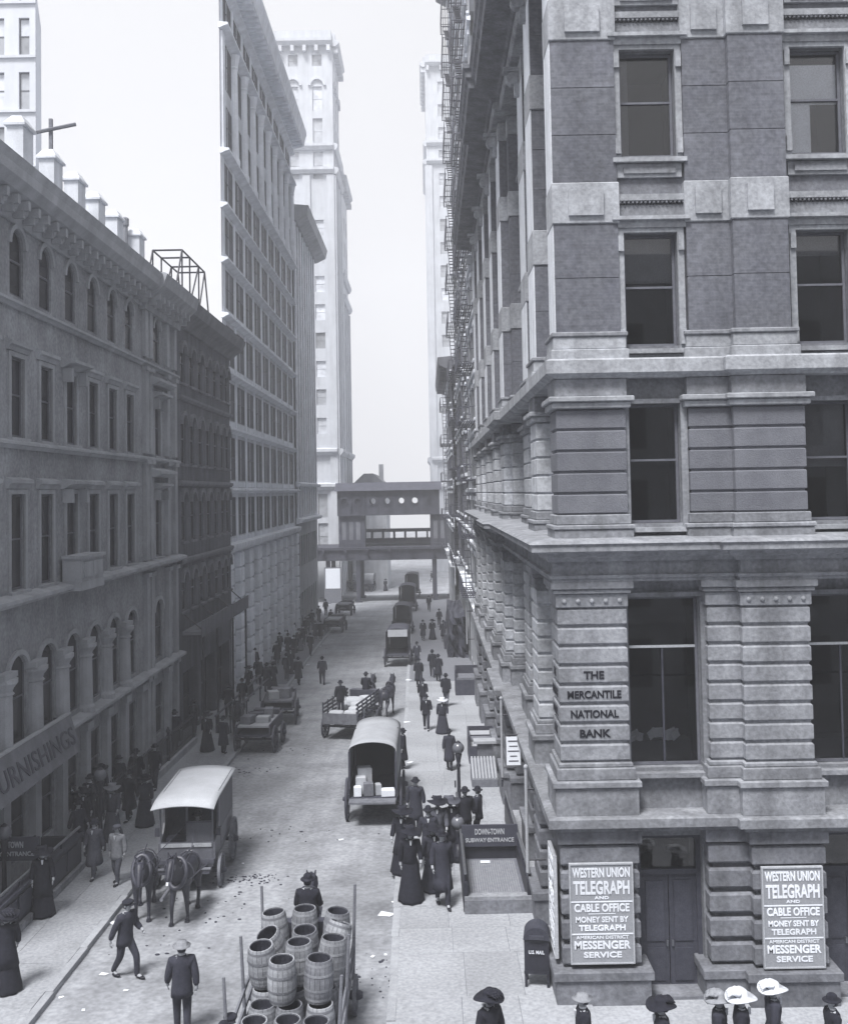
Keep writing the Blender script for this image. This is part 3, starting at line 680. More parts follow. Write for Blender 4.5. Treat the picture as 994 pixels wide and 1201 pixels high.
# chimney stacks standing along the roof edge
cap_ = None
for k, (u, v, vt) in enumerate(((24, 168, 138), (60, 196, 177), (88, 222, 203), (112, 243, 226), (134, 263, 247), (160, 287, 269))):
    p = atX(u, v, -12.9); z = 20.45
    c = empty('chimney', (p.x, p.y, z), 0, 'pale square chimney with a pitched cap on the palazzo roof edge', 'chimney', 'chimneys along the palazzo roof')
    if k == 1: c['label'] = 'pale square chimney with a wooden cross-shaped pole rising behind its cap'
    h = atX(u, vt, -12.9).z - z - .4
    MB().box(-.26, .26, -.42, .42, 0, h).build('shaft', TALL, c, loc=(0, 0, 0))
    MB().add([(-.34, -.5, h), (.34, -.5, h), (.34, .5, h), (-.34, .5, h), (-.34, -.5, h+.08), (.34, -.5, h+.08), (.34, .5, h+.08), (-.34, .5, h+.08), (-.16, -.3, h+.36), (.16, -.3, h+.36), (.16, .3, h+.36), (-.16, .3, h+.36)],
             [(3, 2, 1, 0), (0, 1, 5, 4), (1, 2, 6, 5), (2, 3, 7, 6), (3, 0, 4, 7), (4, 5, 9, 8), (5, 6, 10, 9), (6, 7, 11, 10), (7, 4, 8, 11), (8, 9, 10, 11)]).build('cap', TALL, c, loc=(0, 0, 0))
    if k == 5:
        pp = atX(147, 270, -13.2); pot = empty('chimney_pot', (pp.x, pp.y, 20.45), 0, 'small round chimney pot between the last two roof chimneys', 'chimney pot')
        MB().lathe([(.13, 0), (.12, 2.6), (.17, 2.65), (.17, 2.95), (.1, 3.02)], n=10).build('pot', DARKT, pot, loc=(0, 0, 0))
p = atX(60, 185, -13.6)
pole = empty('cross_pole', (p.x, p.y, 20.4), 0, 'wooden pole with a slanting cross arm on the palazzo roof', 'pole')
MB().box(-.06, .06, -.06, .06, 0, 4.6).build('post', WOODM, pole, loc=(0, 0, 0))
MB().tube((-.9, -.1, 4.0), (.95, -.1, 4.35), .07, n=6).build('cross_arm', WOODM, pole, loc=(0, 0, 0))
# outfitter's fascia sign, letters run along the street
sg = empty('fascia_sign', (PX0+.75, 29.4, 2.9), R(90), 'slanting outfitter fascia board lettered FURNISHINGS beside the subway stair rail', 'sign')
b = MB().add([(-5, 0, 0), (3.9, 0, 0), (3.9, .35, 1.15), (-5, .35, 1.15), (-5, .06, 0), (3.9, .06, 0), (3.9, .41, 1.15), (-5, .41, 1.15)], [(0, 1, 2, 3), (7, 6, 5, 4), (0, 3, 7, 4), (1, 5, 6, 2), (0, 4, 5, 1), (3, 2, 6, 7)]).build('board', mat('fascia_board', .17, .2, 2, .1, .8, streak=.2), sg, loc=(0, 0, 0))
MB().box(-5, 3.95, .34, .48, 1.152, 1.2).build('capping', SASHL, sg, loc=(0, 0, 0))
o = lettering('FURNISHINGS', 6.2, .56, sg, Vector((.55, .165, .55)), 0, mat('faded_letter', .08, .15, 3, 0, .8), .0, .03); o.rotation_euler = (-math.atan(.35/1.15), 0, 0)
for x in (-4.6, -.5, 3.5): MB().tube((x, .06, .1), (x, .75, -.2), .03).tube((x, .36, 1.1), (x, .75, 1.1), .03).build('bracket', IRON, sg, loc=(0, 0, 0))

# ================================================================== left: soot-dark warehouse
dk = empty('dark_warehouse', (-15, 56, gz(56)), 0, 'soot-darkened brick warehouse with round-headed window rows and a deep iron shopfront canopy', 'building')
df = Facade(dk, PX0+.05, 0, '+x'); D0, D1 = 49.25, 62.4
MB().box(-30, PX0-.8, D0, D1, -2.4, 19.8).build('core', DARKB, dk)
dbays = [50.4 + 1.95*k for k in range(6)] + [61.6]
for z, h, a, b in ((16.6, 1.9, 16.0, 20), (12.6, 2.4, 11.8, 16.0), (8.8, 2.4, 8.0, 11.8), (5.4, 1.9, 3.2, 8.0)):
    wd = .95; hs_ = [(y-wd/2, y+wd/2, z, z+h) for y in dbays]
    df.wall('wall', DARKB, D0, D1, a, b, hs_, .16); wm = window_meshes(wd-.02, h-.02, True)
    r = wd/2; sp = MB(); hood = MB(); n = 6
    for sgn in (-1, 1):
        arc = [(sgn*r*math.cos(math.pi/2*i/n), h-r+r*math.sin(math.pi/2*i/n)) for i in range(n+1)]
        for p_, q in zip(arc, arc[1:]): sp.extrude([(p_[0], p_[1]), (q[0], q[1]), (q[0], h+.003), (p_[0], h+.003)], 'y', -.003, .14)
    for i in range(10):
        a0, a1 = math.pi*i/10, math.pi*(i+1)/10; P = lambda a_, rr: (rr*math.cos(a_), h-r+rr*math.sin(a_))
        hood.extrude([P(a0, r+.02), P(a1, r+.02), P(a1, r+.22), P(a0, r+.22)], 'y', -.16, .02)
    sp = sp.mesh('spandrel'); hood = hood.mesh('arch_hood')
    for y in dbays:
        add_window(df, wm, y, z+.01, -.10, SASH, GLASSD); df.place('spandrel', sp, y, 0, z, DARKB); df.place('arch_hood', hood, y, 0, z, DARKT)
        df.part('window_sill', DARKT, (y-wd/2-.12, y+wd/2+.12, -.2, .14, z-.12, z-.01))
    df.sweep('string_course', DARKT, D0, D1, [(-.05, b-.3), (.1, b-.3), (.2, b-.18), (.2, b-.06), (-.05, b)])
df.wall('wall', DARKB, D0, D1, -2.4, 3.2, [(50, 53.2, -2.2, 2.4), (54, 57.4, -2.2, 2.4), (58.2, 61.6, -2.2, 2.4)], .6)
for a, b in ((50, 53.2), (54, 57.4), (58.2, 61.6)):
    add_window(df, window_meshes(b-a-.02, 3.2, mull=True), (a+b)/2, -.85, -.5, WOODD, GLASSD); df.part('shop_bulkhead', WOODD, (a+.01, b-.01, -.56, -.44, -2.2, -.86))
df.sweep('roof_cornice', DARKT, D0, D1+.3, [(-.05, 19.3), (.15, 19.3), (.4, 19.6), (.8, 19.85), (.95, 20.2), (1.0, 20.4), (-.8, 20.5)])
# canopy over the pavement
df.part('shop_canopy', DARKT, (49.6, 62.2, .05, 1.0, 4.3, 4.46)); df.part('canopy_fascia', mat('canopy_board', .12, .2, 2, .1, .8, streak=.2), (49.5, 62.3, 1.002, 1.06, 4.2, 4.95))
for y in (50, 54, 58, 62): MB().tube(df.w(y, .95, 4.5), df.w(y, .05, 5.3), .03, n=6).build('tie_rod', IRON, dk)
for y in (50.2, 53.6, 57.8, 61.9): MB().tube(df.w(y, .95, gz(y)+.12), df.w(y, .95, 4.3), .06, n=8).build('canopy_post', IRON, dk)
# skylight truss on its roof
tr = empty('roof_truss', (PX0-.3, 51.2, 20.5), 0, 'open iron skylight frame on the warehouse roof edge', 'roof frame')
fm = []
for x in (.8, -.6):
    fm += [((x, -4, 0), (x, -2.6, 2.3)), ((x, -2.6, 2.3), (x, 2.4, 2.3)), ((x, 2.4, 2.3), (x, 3.4, 0)), ((x, -1, 0), (x, -1, 2.3)), ((x, 1, 0), (x, 1, 2.3)), ((x, -1, 0), (x, 1, 2.3)), ((x, -2.6, 0), (x, -2.6, 2.3)), ((x, 1, 0), (x, 2.4, 2.3))]
for y in (-2.6, -1, 1, 2.4): fm.append(((.8, y, 2.3), (-.6, y, 2.3)))
for a, b in fm: MB().tube(a, b, .045, n=6).build('strut', IRON, tr, loc=(0, 0, 0))

# ================================================================== left: tall office block
ta = empty('office_block', (-16, 79, gz(79)), 0, 'tall limestone office block with paired windows and a massive overhanging cornice', 'building')
T0, T1 = 62.5, 96.0
tf = Facade(ta, -12.35, 0, '+x')
MB().prism([(-13.1, T1), (-18, T1), (-16.6, T1-9), (-13.1, T0+6)], -3.5, 46).build('core', TALL, ta)
MB().prism([(-12.36, T0), (-13.1, T0+4.6), (-13.1, T0+6), (-12.66, T0+6)][::-1], -3.5, 45.5).build('end_wall', TALL, ta)
nb = 9; bw = (T1-T0-1.2)/nb; tb = [T0+.6+bw*(k+.5) for k in range(nb)]
fl = [(7.9, 11.45), (11.45, 15.25), (15.25, 18.7), (18.7, 22.25), (22.25, 25.7), (25.7, 29.1), (29.1, 32.5)]
for q, (a, b) in enumerate(fl + [(32.5, 36.4), (36.4, 40.4), (40.4, 43.4)]):
    z, h, wd = a+.5, b-a-1.05, 2.75
    hs_ = [(y-wd/2, y+wd/2, z, z+h) for y in tb]
    tf.wall('wall', TALL, T0, T1, a, b, hs_, .12); wm = window_meshes(wd-.02, h-.02, mull=True)
    for y in tb: add_window(tf, wm, y, z+.01, -.03, SASH, OFFG)
    if q not in (7,):
        o_ = .55 if q in (0, 6, 8) else .42
        tf.sweep('string_course', TALLT, T0-.1, T1, [(-.05, b-.32), (.06, b-.32), (o_*.6, b-.2), (o_, b-.14), (o_, b-.02), (-.05, b+.05)])
    for y in [T0+.6+bw*k for k in range(nb+1)]:
        z1 = b-.33
        if q in (7, 8):
            if q == 7 and y < T0+.7: tf.part('pilaster', TALLT, (y-.42, y+.42, -.02, .16, 32.6, 40.0))
            elif q == 7:                                    # giant engaged columns through two storeys
                p = tf.w(y, .1, 0)
                MB().lathe([(.38, 32.6), (.38, 33.0), (.31, 33.2), (.29, 34), (.25, 39.0), (.25, 39.1), (.31, 39.2), (.27, 39.3), (.4, 39.9), (.42, 40.05)], (p.x, p.y, 0), 12).build('column', TALLT, ta)
        else: tf.part('pilaster', TALLT, (y-.30, y+.30, -.02, .05, a+.06, z1))
    for y in tb: tf.part('mullion_colonnette', TALLT, (y-.13, y+.13, -.1, -.005, z, z+h))
    if q < 7:
        for y in tb: tf.part('spandrel_panel', TALLT, (y-1.2, y+1.2, -.02, .05, a+.1, a+.42))
# rusticated base: stacked stones
tf.wall('wall', TALL, T0, T1, -3.5, 7.9, [(y-.95, y+.95, -1.6, 2.6) for y in tb] + [(y-.95, y+.95, 3.6, 6.9) for y in tb], .7)
for y in tb:
    add_window(tf, window_meshes(1.88, 3.28, mull=True), y, 3.61, -.4, SASHL, GLASSD); add_window(tf, window_meshes(1.88, 4.18, mull=True), y, -1.59, -.4, WOODD, GLASSD)
cb = MB().prism(rect(-.78, .78, -.34, .2), 0, .96, .09).mesh('stone_block'); cb2 = MB().prism(rect(-.84, .84, -.4, .2), 0, .96, .09).mesh('stone_block')
for y in [T0+.6+bw*k for k in range(nb+1)]:
    z = -2.6
    for k in range(10):
        if z > 7.0: break
        tf.place('stone_block', cb if k else cb2, y, .0, z, TALLT); z += 1.0
tf.sweep('string_course', TALLT, T0-.1, T1, [(-.05, 7.45), (.3, 7.45), (.55, 7.65), (.6, 7.85), (.6, 7.98), (-.05, 8.05)])
tf.sweep('roof_cornice', TALLT, T0-.3, T1+.2, [(-.05, 43.4), (.15, 43.4), (.3, 43.8), (1.3, 44.1), (1.4, 44.7), (1.55, 45.2), (1.5, 45.6), (-.9, 46.0)])
md = MB().box(-.14, .14, -1.0, .05, 0, .3).mesh('modillion')
for k in range(38): tf.place('modillion', md, T0+.3+.88*k, .25, 43.78, TALLT)

# ================================================================== left: narrow block with upright piers
na = empty('pier_fronted_block', (-16, 105, gz(105)), 0, 'narrow office block of close upright piers past the tall office block', 'building')
nf = Facade(na, -12.2, 0, '+x')
MB().box(-15.5, -13, 96.1, 114, -4, 38.4).build('core', TALL, na)
ny = [96.8 + 2.0*k for k in range(9)]
for k in range(10):
    a = 8.6+2.85*k; hs_ = [(y+.4, y+1.6, a+.7, a+2.5) for y in ny[:-1]]
    nf.wall('wall', FARB, 96.1, 114, a, a+2.85, hs_, .12)
    wm = window_meshes(1.18, 1.78)
    for h in hs_: add_window(nf, wm, (h[0]+h[1])/2, h[2]+.01, -.06, SASH, GLASSD)
for y in ny: nf.part('pier', TALLT, (y-.32, y+.32, -.02, .14, 8.6, 37))
nf.wall('wall', FARB, 96.1, 114, -4, 8.6, [(y+.3, y+1.7, z, z+3) for y in ny[:-1] for z in (-1.5, 4)], .5)
for y in ny[:-1]:
    for z in (-1.5, 4): add_window(nf, window_meshes(1.38, 2.98), y+1, z+.01, -.3, SASH, GLASSD)
nf.sweep('string_course', TALLT, 96.1, 114, [(-.05, 8.2), (.5, 8.3), (.6, 8.6), (-.05, 8.8)]); nf.sweep('string_course', TALLT, 96.1, 114, [(-.05, 11.7), (.45, 11.8), (.5, 12), (-.05, 12.2)])
nf.sweep('roof_cornice', FARB, 96.1, 114.6, [(-.05, 37), (.3, 37), (1.3, 37.5), (1.5, 38.4), (-.8, 38.6)])
# ================================================================== far towers
def tower(name, label, x0, x1, y0, y1, ztop, face, floors, n, m_):
    t = empty(name, ((x0+x1)/2, (y0+y1)/2, gz(y0)), 0, label, 'tower')
    MB().box(x0, x1, y0, y1, gz(y0)-1, ztop-1.5).build('core', TOWER, t)
    f1 = Facade(t, 0, y0-.5, '-y'); f2 = Facade(t, (x1 if face == '+x' else x0) + (.5 if face == '+x' else -.5), 0, face)
    for fc, a, b, nn in ((f1, x0, x1, n), (f2, y0, y1, m_)):
        bw_ = (b-a)/nn; cs = [a+bw_*(k+.5) for k in range(nn)]
        hs_ = [(c-.7, c+.7, z, z+h) for c in cs for z, h in floors]
        ua, ub = (a-.5, b+.5) if fc is f1 else (a-.498, b)
        fc.wall('wall', TOWER, ua, ub, gz(y0)-1, ztop-1.4, hs_, .45)
        for z, h in floors:
            wm = MB().box(-.69, .69, -.04, .04, 0, h-.02).box(-.69, .69, -.08, -.041, h*.5, h*.5+.08).mesh('window')
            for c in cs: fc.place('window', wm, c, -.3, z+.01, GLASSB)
        for z, o_ in ((11.5, .7), (16.5, .8), (ztop-17.5, .6), (ztop-21, .7), (ztop-2.2, 1.0)):
            fc.sweep('string_course', TOWER, ua, ub, [(-.05, z), (o_*.5, z), (o_, z+.5), (o_, z+.9), (-.05, z+1.1)])
        for k in range(nn+1): fc.part('pilaster', TOWER, (a+bw_*k-.55, a+bw_*k+.55, -.02, .3, gz(y0)-.5, ztop-21.2))
        for k in range(nn*2+1): fc.part('cornice_bracket', TOWER, (a+bw_*k/2-.25, a+bw_*k/2+.25, 0, .8, ztop-3.1, ztop-2.25))
        for k in range(int((ub-ua)/2.2)):                      # rough quoin courses up the shaft
            pass
    f1.part('parapet', TOWER, (x0-.4, x1+.4, -.6, .4, ztop-1.1, ztop)); f2.part('parapet', TOWER, (y0+.2, y1, -.6, .4, ztop-1.1, ztop))
    MB().box(x0+.5, x1-.5, y0+.7, y1-.5, ztop-1.5, ztop-.8).build('roof', TOWER, t)
    return t, f1, f2
fls = [(3.0, 3.8), (7.6, 3.4)] + [(19.6+4.1*k, 2.3) for k in range(8)] + [(56.6, 4.0), (61.7, 3.8), (66.6, 3.6), (73.2, 1.7)]
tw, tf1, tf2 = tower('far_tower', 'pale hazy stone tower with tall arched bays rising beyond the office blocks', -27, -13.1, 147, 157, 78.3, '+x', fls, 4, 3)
r = .9; hood = MB()
for i in range(12):
    a0, a1 = math.pi*i/12, math.pi*(i+1)/12
    hood.extrude([(r*math.cos(a0), r*math.sin(a0)), (r*math.cos(a1), r*math.sin(a1)), (1.3*math.cos(a1), 1.3*math.sin(a1)), (1.3*math.cos(a0), 1.3*math.sin(a0))], 'y', -.3, .02)
hood = hood.mesh('arch_moulding')
for k in range(4): tf1.place('arch_moulding', hood, -27+13.9/4*(k+.5), 0, 70.3, TOWER)
for k in range(3): tf2.place('arch_moulding', hood, 147+10/3*(k+.5), 0, 70.3, TOWER)
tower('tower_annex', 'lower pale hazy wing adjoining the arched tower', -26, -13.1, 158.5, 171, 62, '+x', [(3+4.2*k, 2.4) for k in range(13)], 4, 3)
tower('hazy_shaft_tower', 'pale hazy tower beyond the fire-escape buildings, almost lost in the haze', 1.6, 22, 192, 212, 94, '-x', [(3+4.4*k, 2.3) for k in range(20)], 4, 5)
# white building with big windows behind the palazzo roof
wb = empty('white_building', (-34, 68, gz(68)), 0, 'white walled building with three-light windows above the palazzo roof', 'building')
MB().prism([(-46, 66.6), (-25.75, 66.6), (-29.6, 79), (-46, 79)], -2, 48).build('core', WHITEB, wb)
wf = Facade(wb, 0, 66, '-y'); rb = [(-25.85, .7), (-27.75, 1.2), (-29.6, 1.2), (-32.6, 1.2), (-34.5, 1.2), (-38, 1.2)]
zz = [22.0 + 3.62*k for k in range(7)]
hs_ = [(c-w_/2, c+w_/2, z, z+2.5) for c, w_ in rb for z in zz]
wf.wall('wall', WHITEB, -46, -25.1, -2, 48, hs_, .35)
for c, w_ in rb:
    wm = window_meshes(w_-.02, 2.48)
    for z in zz: add_window(wf, wm, c, z+.01, -.22, SASH, GLASSB)
for z in zz: wf.part('sill_course', WHITEB, (-46, -25.05, -.02, .14, z-.2, z-.02))
sh = MB().box(-.02, .02, -.7, 0, 0, 2.6).mesh('shutter')
for x in (-28.6, -26.9, -25.3): wf.place('shutter', sh, x, .02, zz[1]-.05-3.62+.0, FARD)

# ================================================================== right: beyond the bank
def escape_block(name, label, y0, y1, X, ztop, m1, nb, fh, esc, zbase):
    e = empty(name, (X+6, (y0+y1)/2, gz(y0)), 0, label, 'building')
    f = Facade(e, X, 0, '-x'); MB().box(X+.8, X+16, y0, y1, gz(y1)-1.5, ztop).build('core', m1, e)
    bw_ = (y1-y0)/nb; cs = [y0+bw_*(k+.5) for k in range(nb)]; z = zbase; first = True
    f.wall('wall', FARB, y0, y1, gz(y1)-1.5, zbase, [(c-1.0, c+1.0, gz(c)+.5, gz(c)+3.2) for c in cs], .5)
    for c in cs: add_window(f, window_meshes(1.98, 2.68, mull=True), c, gz(c)+.51, -.35, WOODD, GLASSD)
    f.sweep('string_course', TALLT, y0, y1, [(-.05, zbase-.4), (.4, zbase-.35), (.5, zbase), (-.05, zbase+.1)])
    wm = window_meshes(1.28, fh-1.5)
    while z + fh < ztop:
        f.wall('wall', m1, y0, y1, z, z+fh, [(c-.65, c+.65, z+.7, z+fh-.78) for c in cs], .35)
        for c in cs: add_window(f, wm, c, z+.71, -.2, SASHL, GLASSD); f.part('lintel', TALLT, (c-.85, c+.85, -.02, .12, z+fh-.77, z+fh-.5)); f.part('window_sill', TALLT, (c-.8, c+.8, -.02, .16, z+.55, z+.69))
        f.sweep('string_course', TALLT, y0, y1, [(-.05, z+fh-.3), (.18, z+fh-.25), (.2, z+fh-.06), (-.05, z+fh)])
        if esc:
            a, b = esc; dp = 1.05; z2 = z+.5
            IRON_ = mat('weathered_iron', .07, .3, 5, .1, .6)
            fe = f.part('fire_escape', IRON_, *[(a, b, .05+dp*q/7, .05+dp*q/7+.055, z2, z2+.04) for q in range(7)], *[(a+(b-a)*q/5-.03, a+(b-a)*q/5+.03, .05, dp, z2-.05, z2-.001) for q in range(6)])
            for yy in (a, b-.05): f.part('rail', IRON_, (yy, yy+.05, .05, dp, z2+.85, z2+.9), parent=fe)
            f.part('rail', IRON_, (a, b, dp-.05, dp, z2+.85, z2+.9), parent=fe); f.part('rail', IRON_, (a, b, dp-.04, dp-.01, z2+.45, z2+.48), parent=fe)
            bal = MB(); n = int((b-a)/.3)
            for k in range(n+1): f.box(bal, a+(b-a-.03)*k/n, a+(b-a-.03)*k/n+.03, dp-.045, dp-.005, z2+.05, z2+.85)
            bal.build('balusters', IRON_, fe, kind='stuff')
            stp = MB()
            for s in (.35, .75): stp.tube(f.w(a+.5, s, z2+.05), f.w(b-.7, s, z2+fh), .035, n=5)
            for k in range(9): t_ = (k+.5)/9; f.box(stp, a+.5+(b-a-1.2)*t_-.1, a+.5+(b-a-1.2)*t_+.1, .35, .75, z2+fh*t_-.02, z2+fh*t_+.02)
            stp.build('stair', IRON_, fe)
        z += fh
    f.sweep('roof_cornice', m1, y0, y1, [(-.05, z), (.3, z), (1.2, z+.5), (1.3, z+1.2), (-.9, z+1.4)])
    md_ = MB().box(-.2, .2, -1.0, .05, 0, .45).mesh('modillion')
    for k in range(int((y1-y0)/1.0)): f.place('modillion', md_, y0+.5+k, .12, z+.04, m1)
    return e, f
escape_block('fire_escape_building', 'pale tenement block hung with iron fire escapes next to the bank', 59.6, 76.0, 3.05, 51, FARB, 5, 3.5, (61.2, 67.5), 4.2)
escape_block('tall_fire_escape_building', 'taller dark loft block with iron fire escapes and a toothed cornice', 76.1, 100, 3.0, 62, FARD, 6, 3.9, (82, 90), 4.6)
escape_block('loft_building', 'dark brick loft beside the viaduct on the bank side of the street', 100.1, 127, 2.6, 24, FARD, 7, 3.8, (104, 112), 4.0)

# ================================================================== across Broadway, behind the viewer (seen in the bank's window panes)
ob = empty('opposite_building', (0, -8, 0), 0, 'stone office front across Broadway that shows only in the bank window panes', 'building')
MB().box(-45, 45, -22, -6.5, -.1, 23).build('core', FARB, ob)
for k in range(30):
    x = -43.5+3*k
    for z in (1, 5, 9, 13, 17): MB().box(x-.7, x+.7, -6.499, -6.4, z, z+2.4).build('window', GLASSD, ob)
for z in (4.2, 8.2, 12.2, 16.2, 21.5): MB().box(-45.2, 45.2, -6.499, -6.1, z, z+.4).build('string_course', FARB, ob)
# ================================================================== the elevated railway
el = empty('railway_viaduct', (-5, 139, -3.5), 0, 'dark steel elevated railway viaduct crossing the street on riveted columns', 'viaduct')
EX0, EX1, EY = -40, 40, 136.0
for y in (EY, EY+8): 
    MB().box(EX0, EX1, y-.25, y+.25, 2.2, 3.5).build('girder', STEEL, el)
    for k in range(40): MB().box(EX0+2*k, EX0+2*k+.12, y-.33, y-.252, 2.22, 3.48).build('girder_stiffener', STEEL, el)
    for z in (2.12, 3.5): MB().box(EX0, EX1, y-.5, y+.5, z, z+.08).build('flange', STEEL, el)
MB().box(EX0, EX1, EY-.1, EY+8.2, 3.59, 3.8).build('deck', WOODD, el)
for k in range(28): MB().box(EX0+2.9*k, EX0+2.9*k+.3, EY-1.0, EY-.51, 3.2, 3.58).build('deck_bracket', STEEL, el)
MB().tube((EX0, EY-.95, 4.3), (EX1, EY-.95, 4.3), .04, n=6).build('handrail', STEEL, el)
for x in (-24, -13.2, -9.2, .9, 3.2, 14, 24):
    for y in (EY+.2, EY+7.8):
        MB().box(x-.28, x+.28, y-.3, y+.3, -3.9, 2.11).build('column', STEEL, el)
        MB().box(x-.5, x+.5, y-.5, y+.5, -3.86, -3.3).build('column_foot', STEEL, el)
fbx0, fbx1, fby = -11.9, 1.7, 136.4
fb = empty('station_footbridge', (-5.5, fby+2, 3.8), 0, 'covered station footbridge with a row of round windows above the viaduct', 'footbridge')
ff = Facade(fb, 0, fby, '-y')
wins = [-11.0, -9.2, -7.2, -5.3, -3.4, -1.6, .4]
MB().box(fbx0, fbx1, fby, fby+3.6, 8.0, 8.45).build('floor_girder', STEEL, fb)
# side walls pierced by the windows (sky shows through the four in the middle)
for y in (fby, fby+3.4):
    f_ = Facade(fb, 0, y, '-y')
    f_.wall('side_wall', STEEL, fbx0, fbx1, 8.45, 11.3, [(x-.5, x+.5, 9.4, 10.4) for x in wins], .12)
ring = MB()
for i in range(16):
    a0, a1 = 2*math.pi*i/16, 2*math.pi*(i+1)/16
    def sq(a): c, s = math.cos(a), math.sin(a); k = .52/max(abs(c), abs(s)); return (c*k, s*k)
    ring.extrude([(.40*math.cos(a0), .40*math.sin(a0)), (.40*math.cos(a1), .40*math.sin(a1)), sq(a1), sq(a0)], 'y', -.06, .06)
ring = ring.mesh('round_window')
for k, x in enumerate(wins):
    for y in (fby-.062, fby+3.6):
        put('round_window', ring, fb, Vector((x, y, 9.9)) - worldloc(fb), 0, None, STEEL)
    if k in (0, 1, 6): MB().box(x-.48, x+.48, fby+.2, fby+.26, 9.4, 10.4).build('shutter', WOODD, fb)
for k in range(9): ff.part('wall_rib', STEEL, (fbx0+1.8*k, fbx0+1.8*k+.12, .002, .1, 8.5, 11.2))
MB().add([(fbx0-.3, fby-.5, 11.3), (fbx1+.3, fby-.5, 11.3), (fbx1+.3, fby+4.1, 11.3), (fbx0-.3, fby+4.1, 11.3), (fbx0-.3, fby+1.2, 12.4), (fbx1+.3, fby+1.2, 12.4), (fbx1+.3, fby+2.4, 12.4), (fbx0-.3, fby+2.4, 12.4)],
         [(0, 1, 2, 3), (4, 5, 6, 7), (0, 1, 5, 4), (1, 2, 6, 5), (2, 3, 7, 6), (3, 0, 4, 7)]).build('roof', STEEL, fb)
# station stair towers under the two ends of the bridge
for nm, x0, x1, lab in (('station_house', -11.8, -8.3, 'dark panelled station house under the far-tower end of the footbridge'), ('station_stair', .4, 3.2, 'dark station stair house under the bank-side end of the footbridge')):
    sh_ = empty(nm, ((x0+x1)/2, fby+1.8, 3.8), 0, lab, 'station')
    f_ = Facade(sh_, 0, fby+.4, '-y'); MB().box(x0, x1, fby+.5, fby+3.2, 3.8, 7.98).build('core', STEEL, sh_)
    f_.wall('wall', STEEL, x0, x1, 3.8, 7.98, [(x0+.4+.95*k, x0+1.0+.95*k, 4.8, 7.2) for k in range(3)], .09)
    for k in range(3): f_.part('board', FARD, (x0+.42+.95*k, x0+.98+.95*k, -.08, -.05, 4.8, 7.2))
gable = empty('gabled_roof_house', (-8.5, 164, -3.84), 0, 'distant gabled roof with a chimney behind the footbridge', 'building')
MB().box(-11.5, -6.2, 158, 172, -4.2, 12).build('wall', FARB, gable)
MB().extrude([(-11.8, 12), (-5.9, 12), (-8.2, 14.0), (-9.6, 14.0)], 'y', 157.6, 172.4).build('roof', FARD, gable); MB().box(-7.3, -6.6, 158, 159, 12.2, 15.4).build('chimney', FARB, gable)
# the train standing at the far platform
tn = empty('elevated_train', (-3, 142.4, 3.8), 0, 'elevated train coach with a row of bright windows on the viaduct', 'train')
MB().box(-9.3, 1.6, 141.2, 143.6, 4.1, 4.7).build('body', WOODD, tn); MB().box(-9.4, 1.7, 141.1, 143.7, 5.6, 6.0).build('roof', WOODD, tn)
for k in range(8): MB().box(-9.3+1.53*k, -9.05+1.53*k, 141.2, 143.6, 4.7, 5.6).build('window_post', WOODD, tn)
MB().box(-8.6, .9, 141.5, 143.3, 3.81, 4.09).build('bogie', IRON, tn)
# beyond the viaduct: low ferry sheds
for k, (x0, x1, y0, z1, lab) in enumerate(((-60, -12.5, 230, 2.6, 'long low waterfront shed at the street end'), (2.0, 60, 225, 4, 'low warehouse past the viaduct on the bank side'))):
    s_ = empty('waterfront_shed', ((x0+x1)/2, y0+8, -3.84), 0, lab, 'shed')
    MB().box(x0, x1, y0, y0+20, -4, z1).build('wall', FARB, s_); MB().extrude([(x0-.5, z1), (x1+.5, z1), ((x0+x1)/2, z1+3)], 'y', y0-.5, y0+20.5).build('roof', FARD, s_)
    for q in range(8):
        u = x0 + (x1-x0)*(q+.5)/8; MB().box(u-1.4, u+1.4, y0-.1, y0-.01, -3.8, z1-2.5).build('door', WOODD, s_)
bb = empty('poster_hoarding', (-12.4, 134, gz(134)), 0, 'white poster pasted on a hoarding by the viaduct column', 'hoarding')
MB().box(-1.1, 1.1, 0, .12, 0, 2.0).build('hoarding', WOODM, bb, loc=(0, 0, 0)); MB().box(-.95, .95, -.03, -.001, 2.0, 4.6).build('poster', PAPER, bb, loc=(0, 0, 0)); MB().box(-1.1, 1.1, 0, .1, 2.001, 4.75).build('backboard', WOODM, bb, loc=(0, 0, 0))

# ================================================================== street furniture
def lamp(loc, label, h=2.4, rg=.24):
    l = empty('globe_lamp', loc, 0, label, 'lamp', 'globe lamps at the subway stairs')
    MB().lathe([(.17, 0), (.17, .25), (.1, .35), (.07, .6), (.055, h-.5), (.09, h-.42), (.06, h-.35), (.11, h-.1), (.13, h-.02)], n=10).build('post', IRON, l, True, loc=(0, 0, 0))
    MB().ball((0, 0, h+rg*.85), rg, 14, 10).build('globe', GLOBE, l, True, loc=(0, 0, 0))
    MB().lathe([(.1, h+rg*1.72), (.09, h+rg*1.85), (.02, h+rg*2.1)], n=10).build('finial', IRON, l, loc=(0, 0, 0))
    return l
def kiosk_sign(parent, wd, loc, l1, l2):
    MB().box(-wd/2, wd/2, 0, .08, 0, .62).build('sign_board', SIGND, parent, loc=loc)
    lettering(l1, wd*.52, .17, parent, Vector(loc) + Vector((0, -.002, .43)), 0, CANVASW, .02)
    lettering(l2, wd*.86, .12, parent, Vector(loc) + Vector((0, -.002, .19)), 0, CANVASW, .02)
k0 = ground(546, 1076); k1 = ground(628, 1072)
kx0, kx1, ky0 = .90, 2.46, 27.25; ky1 = 31.2; kz = gz(31)+KH; sl = -math.atan(.03)
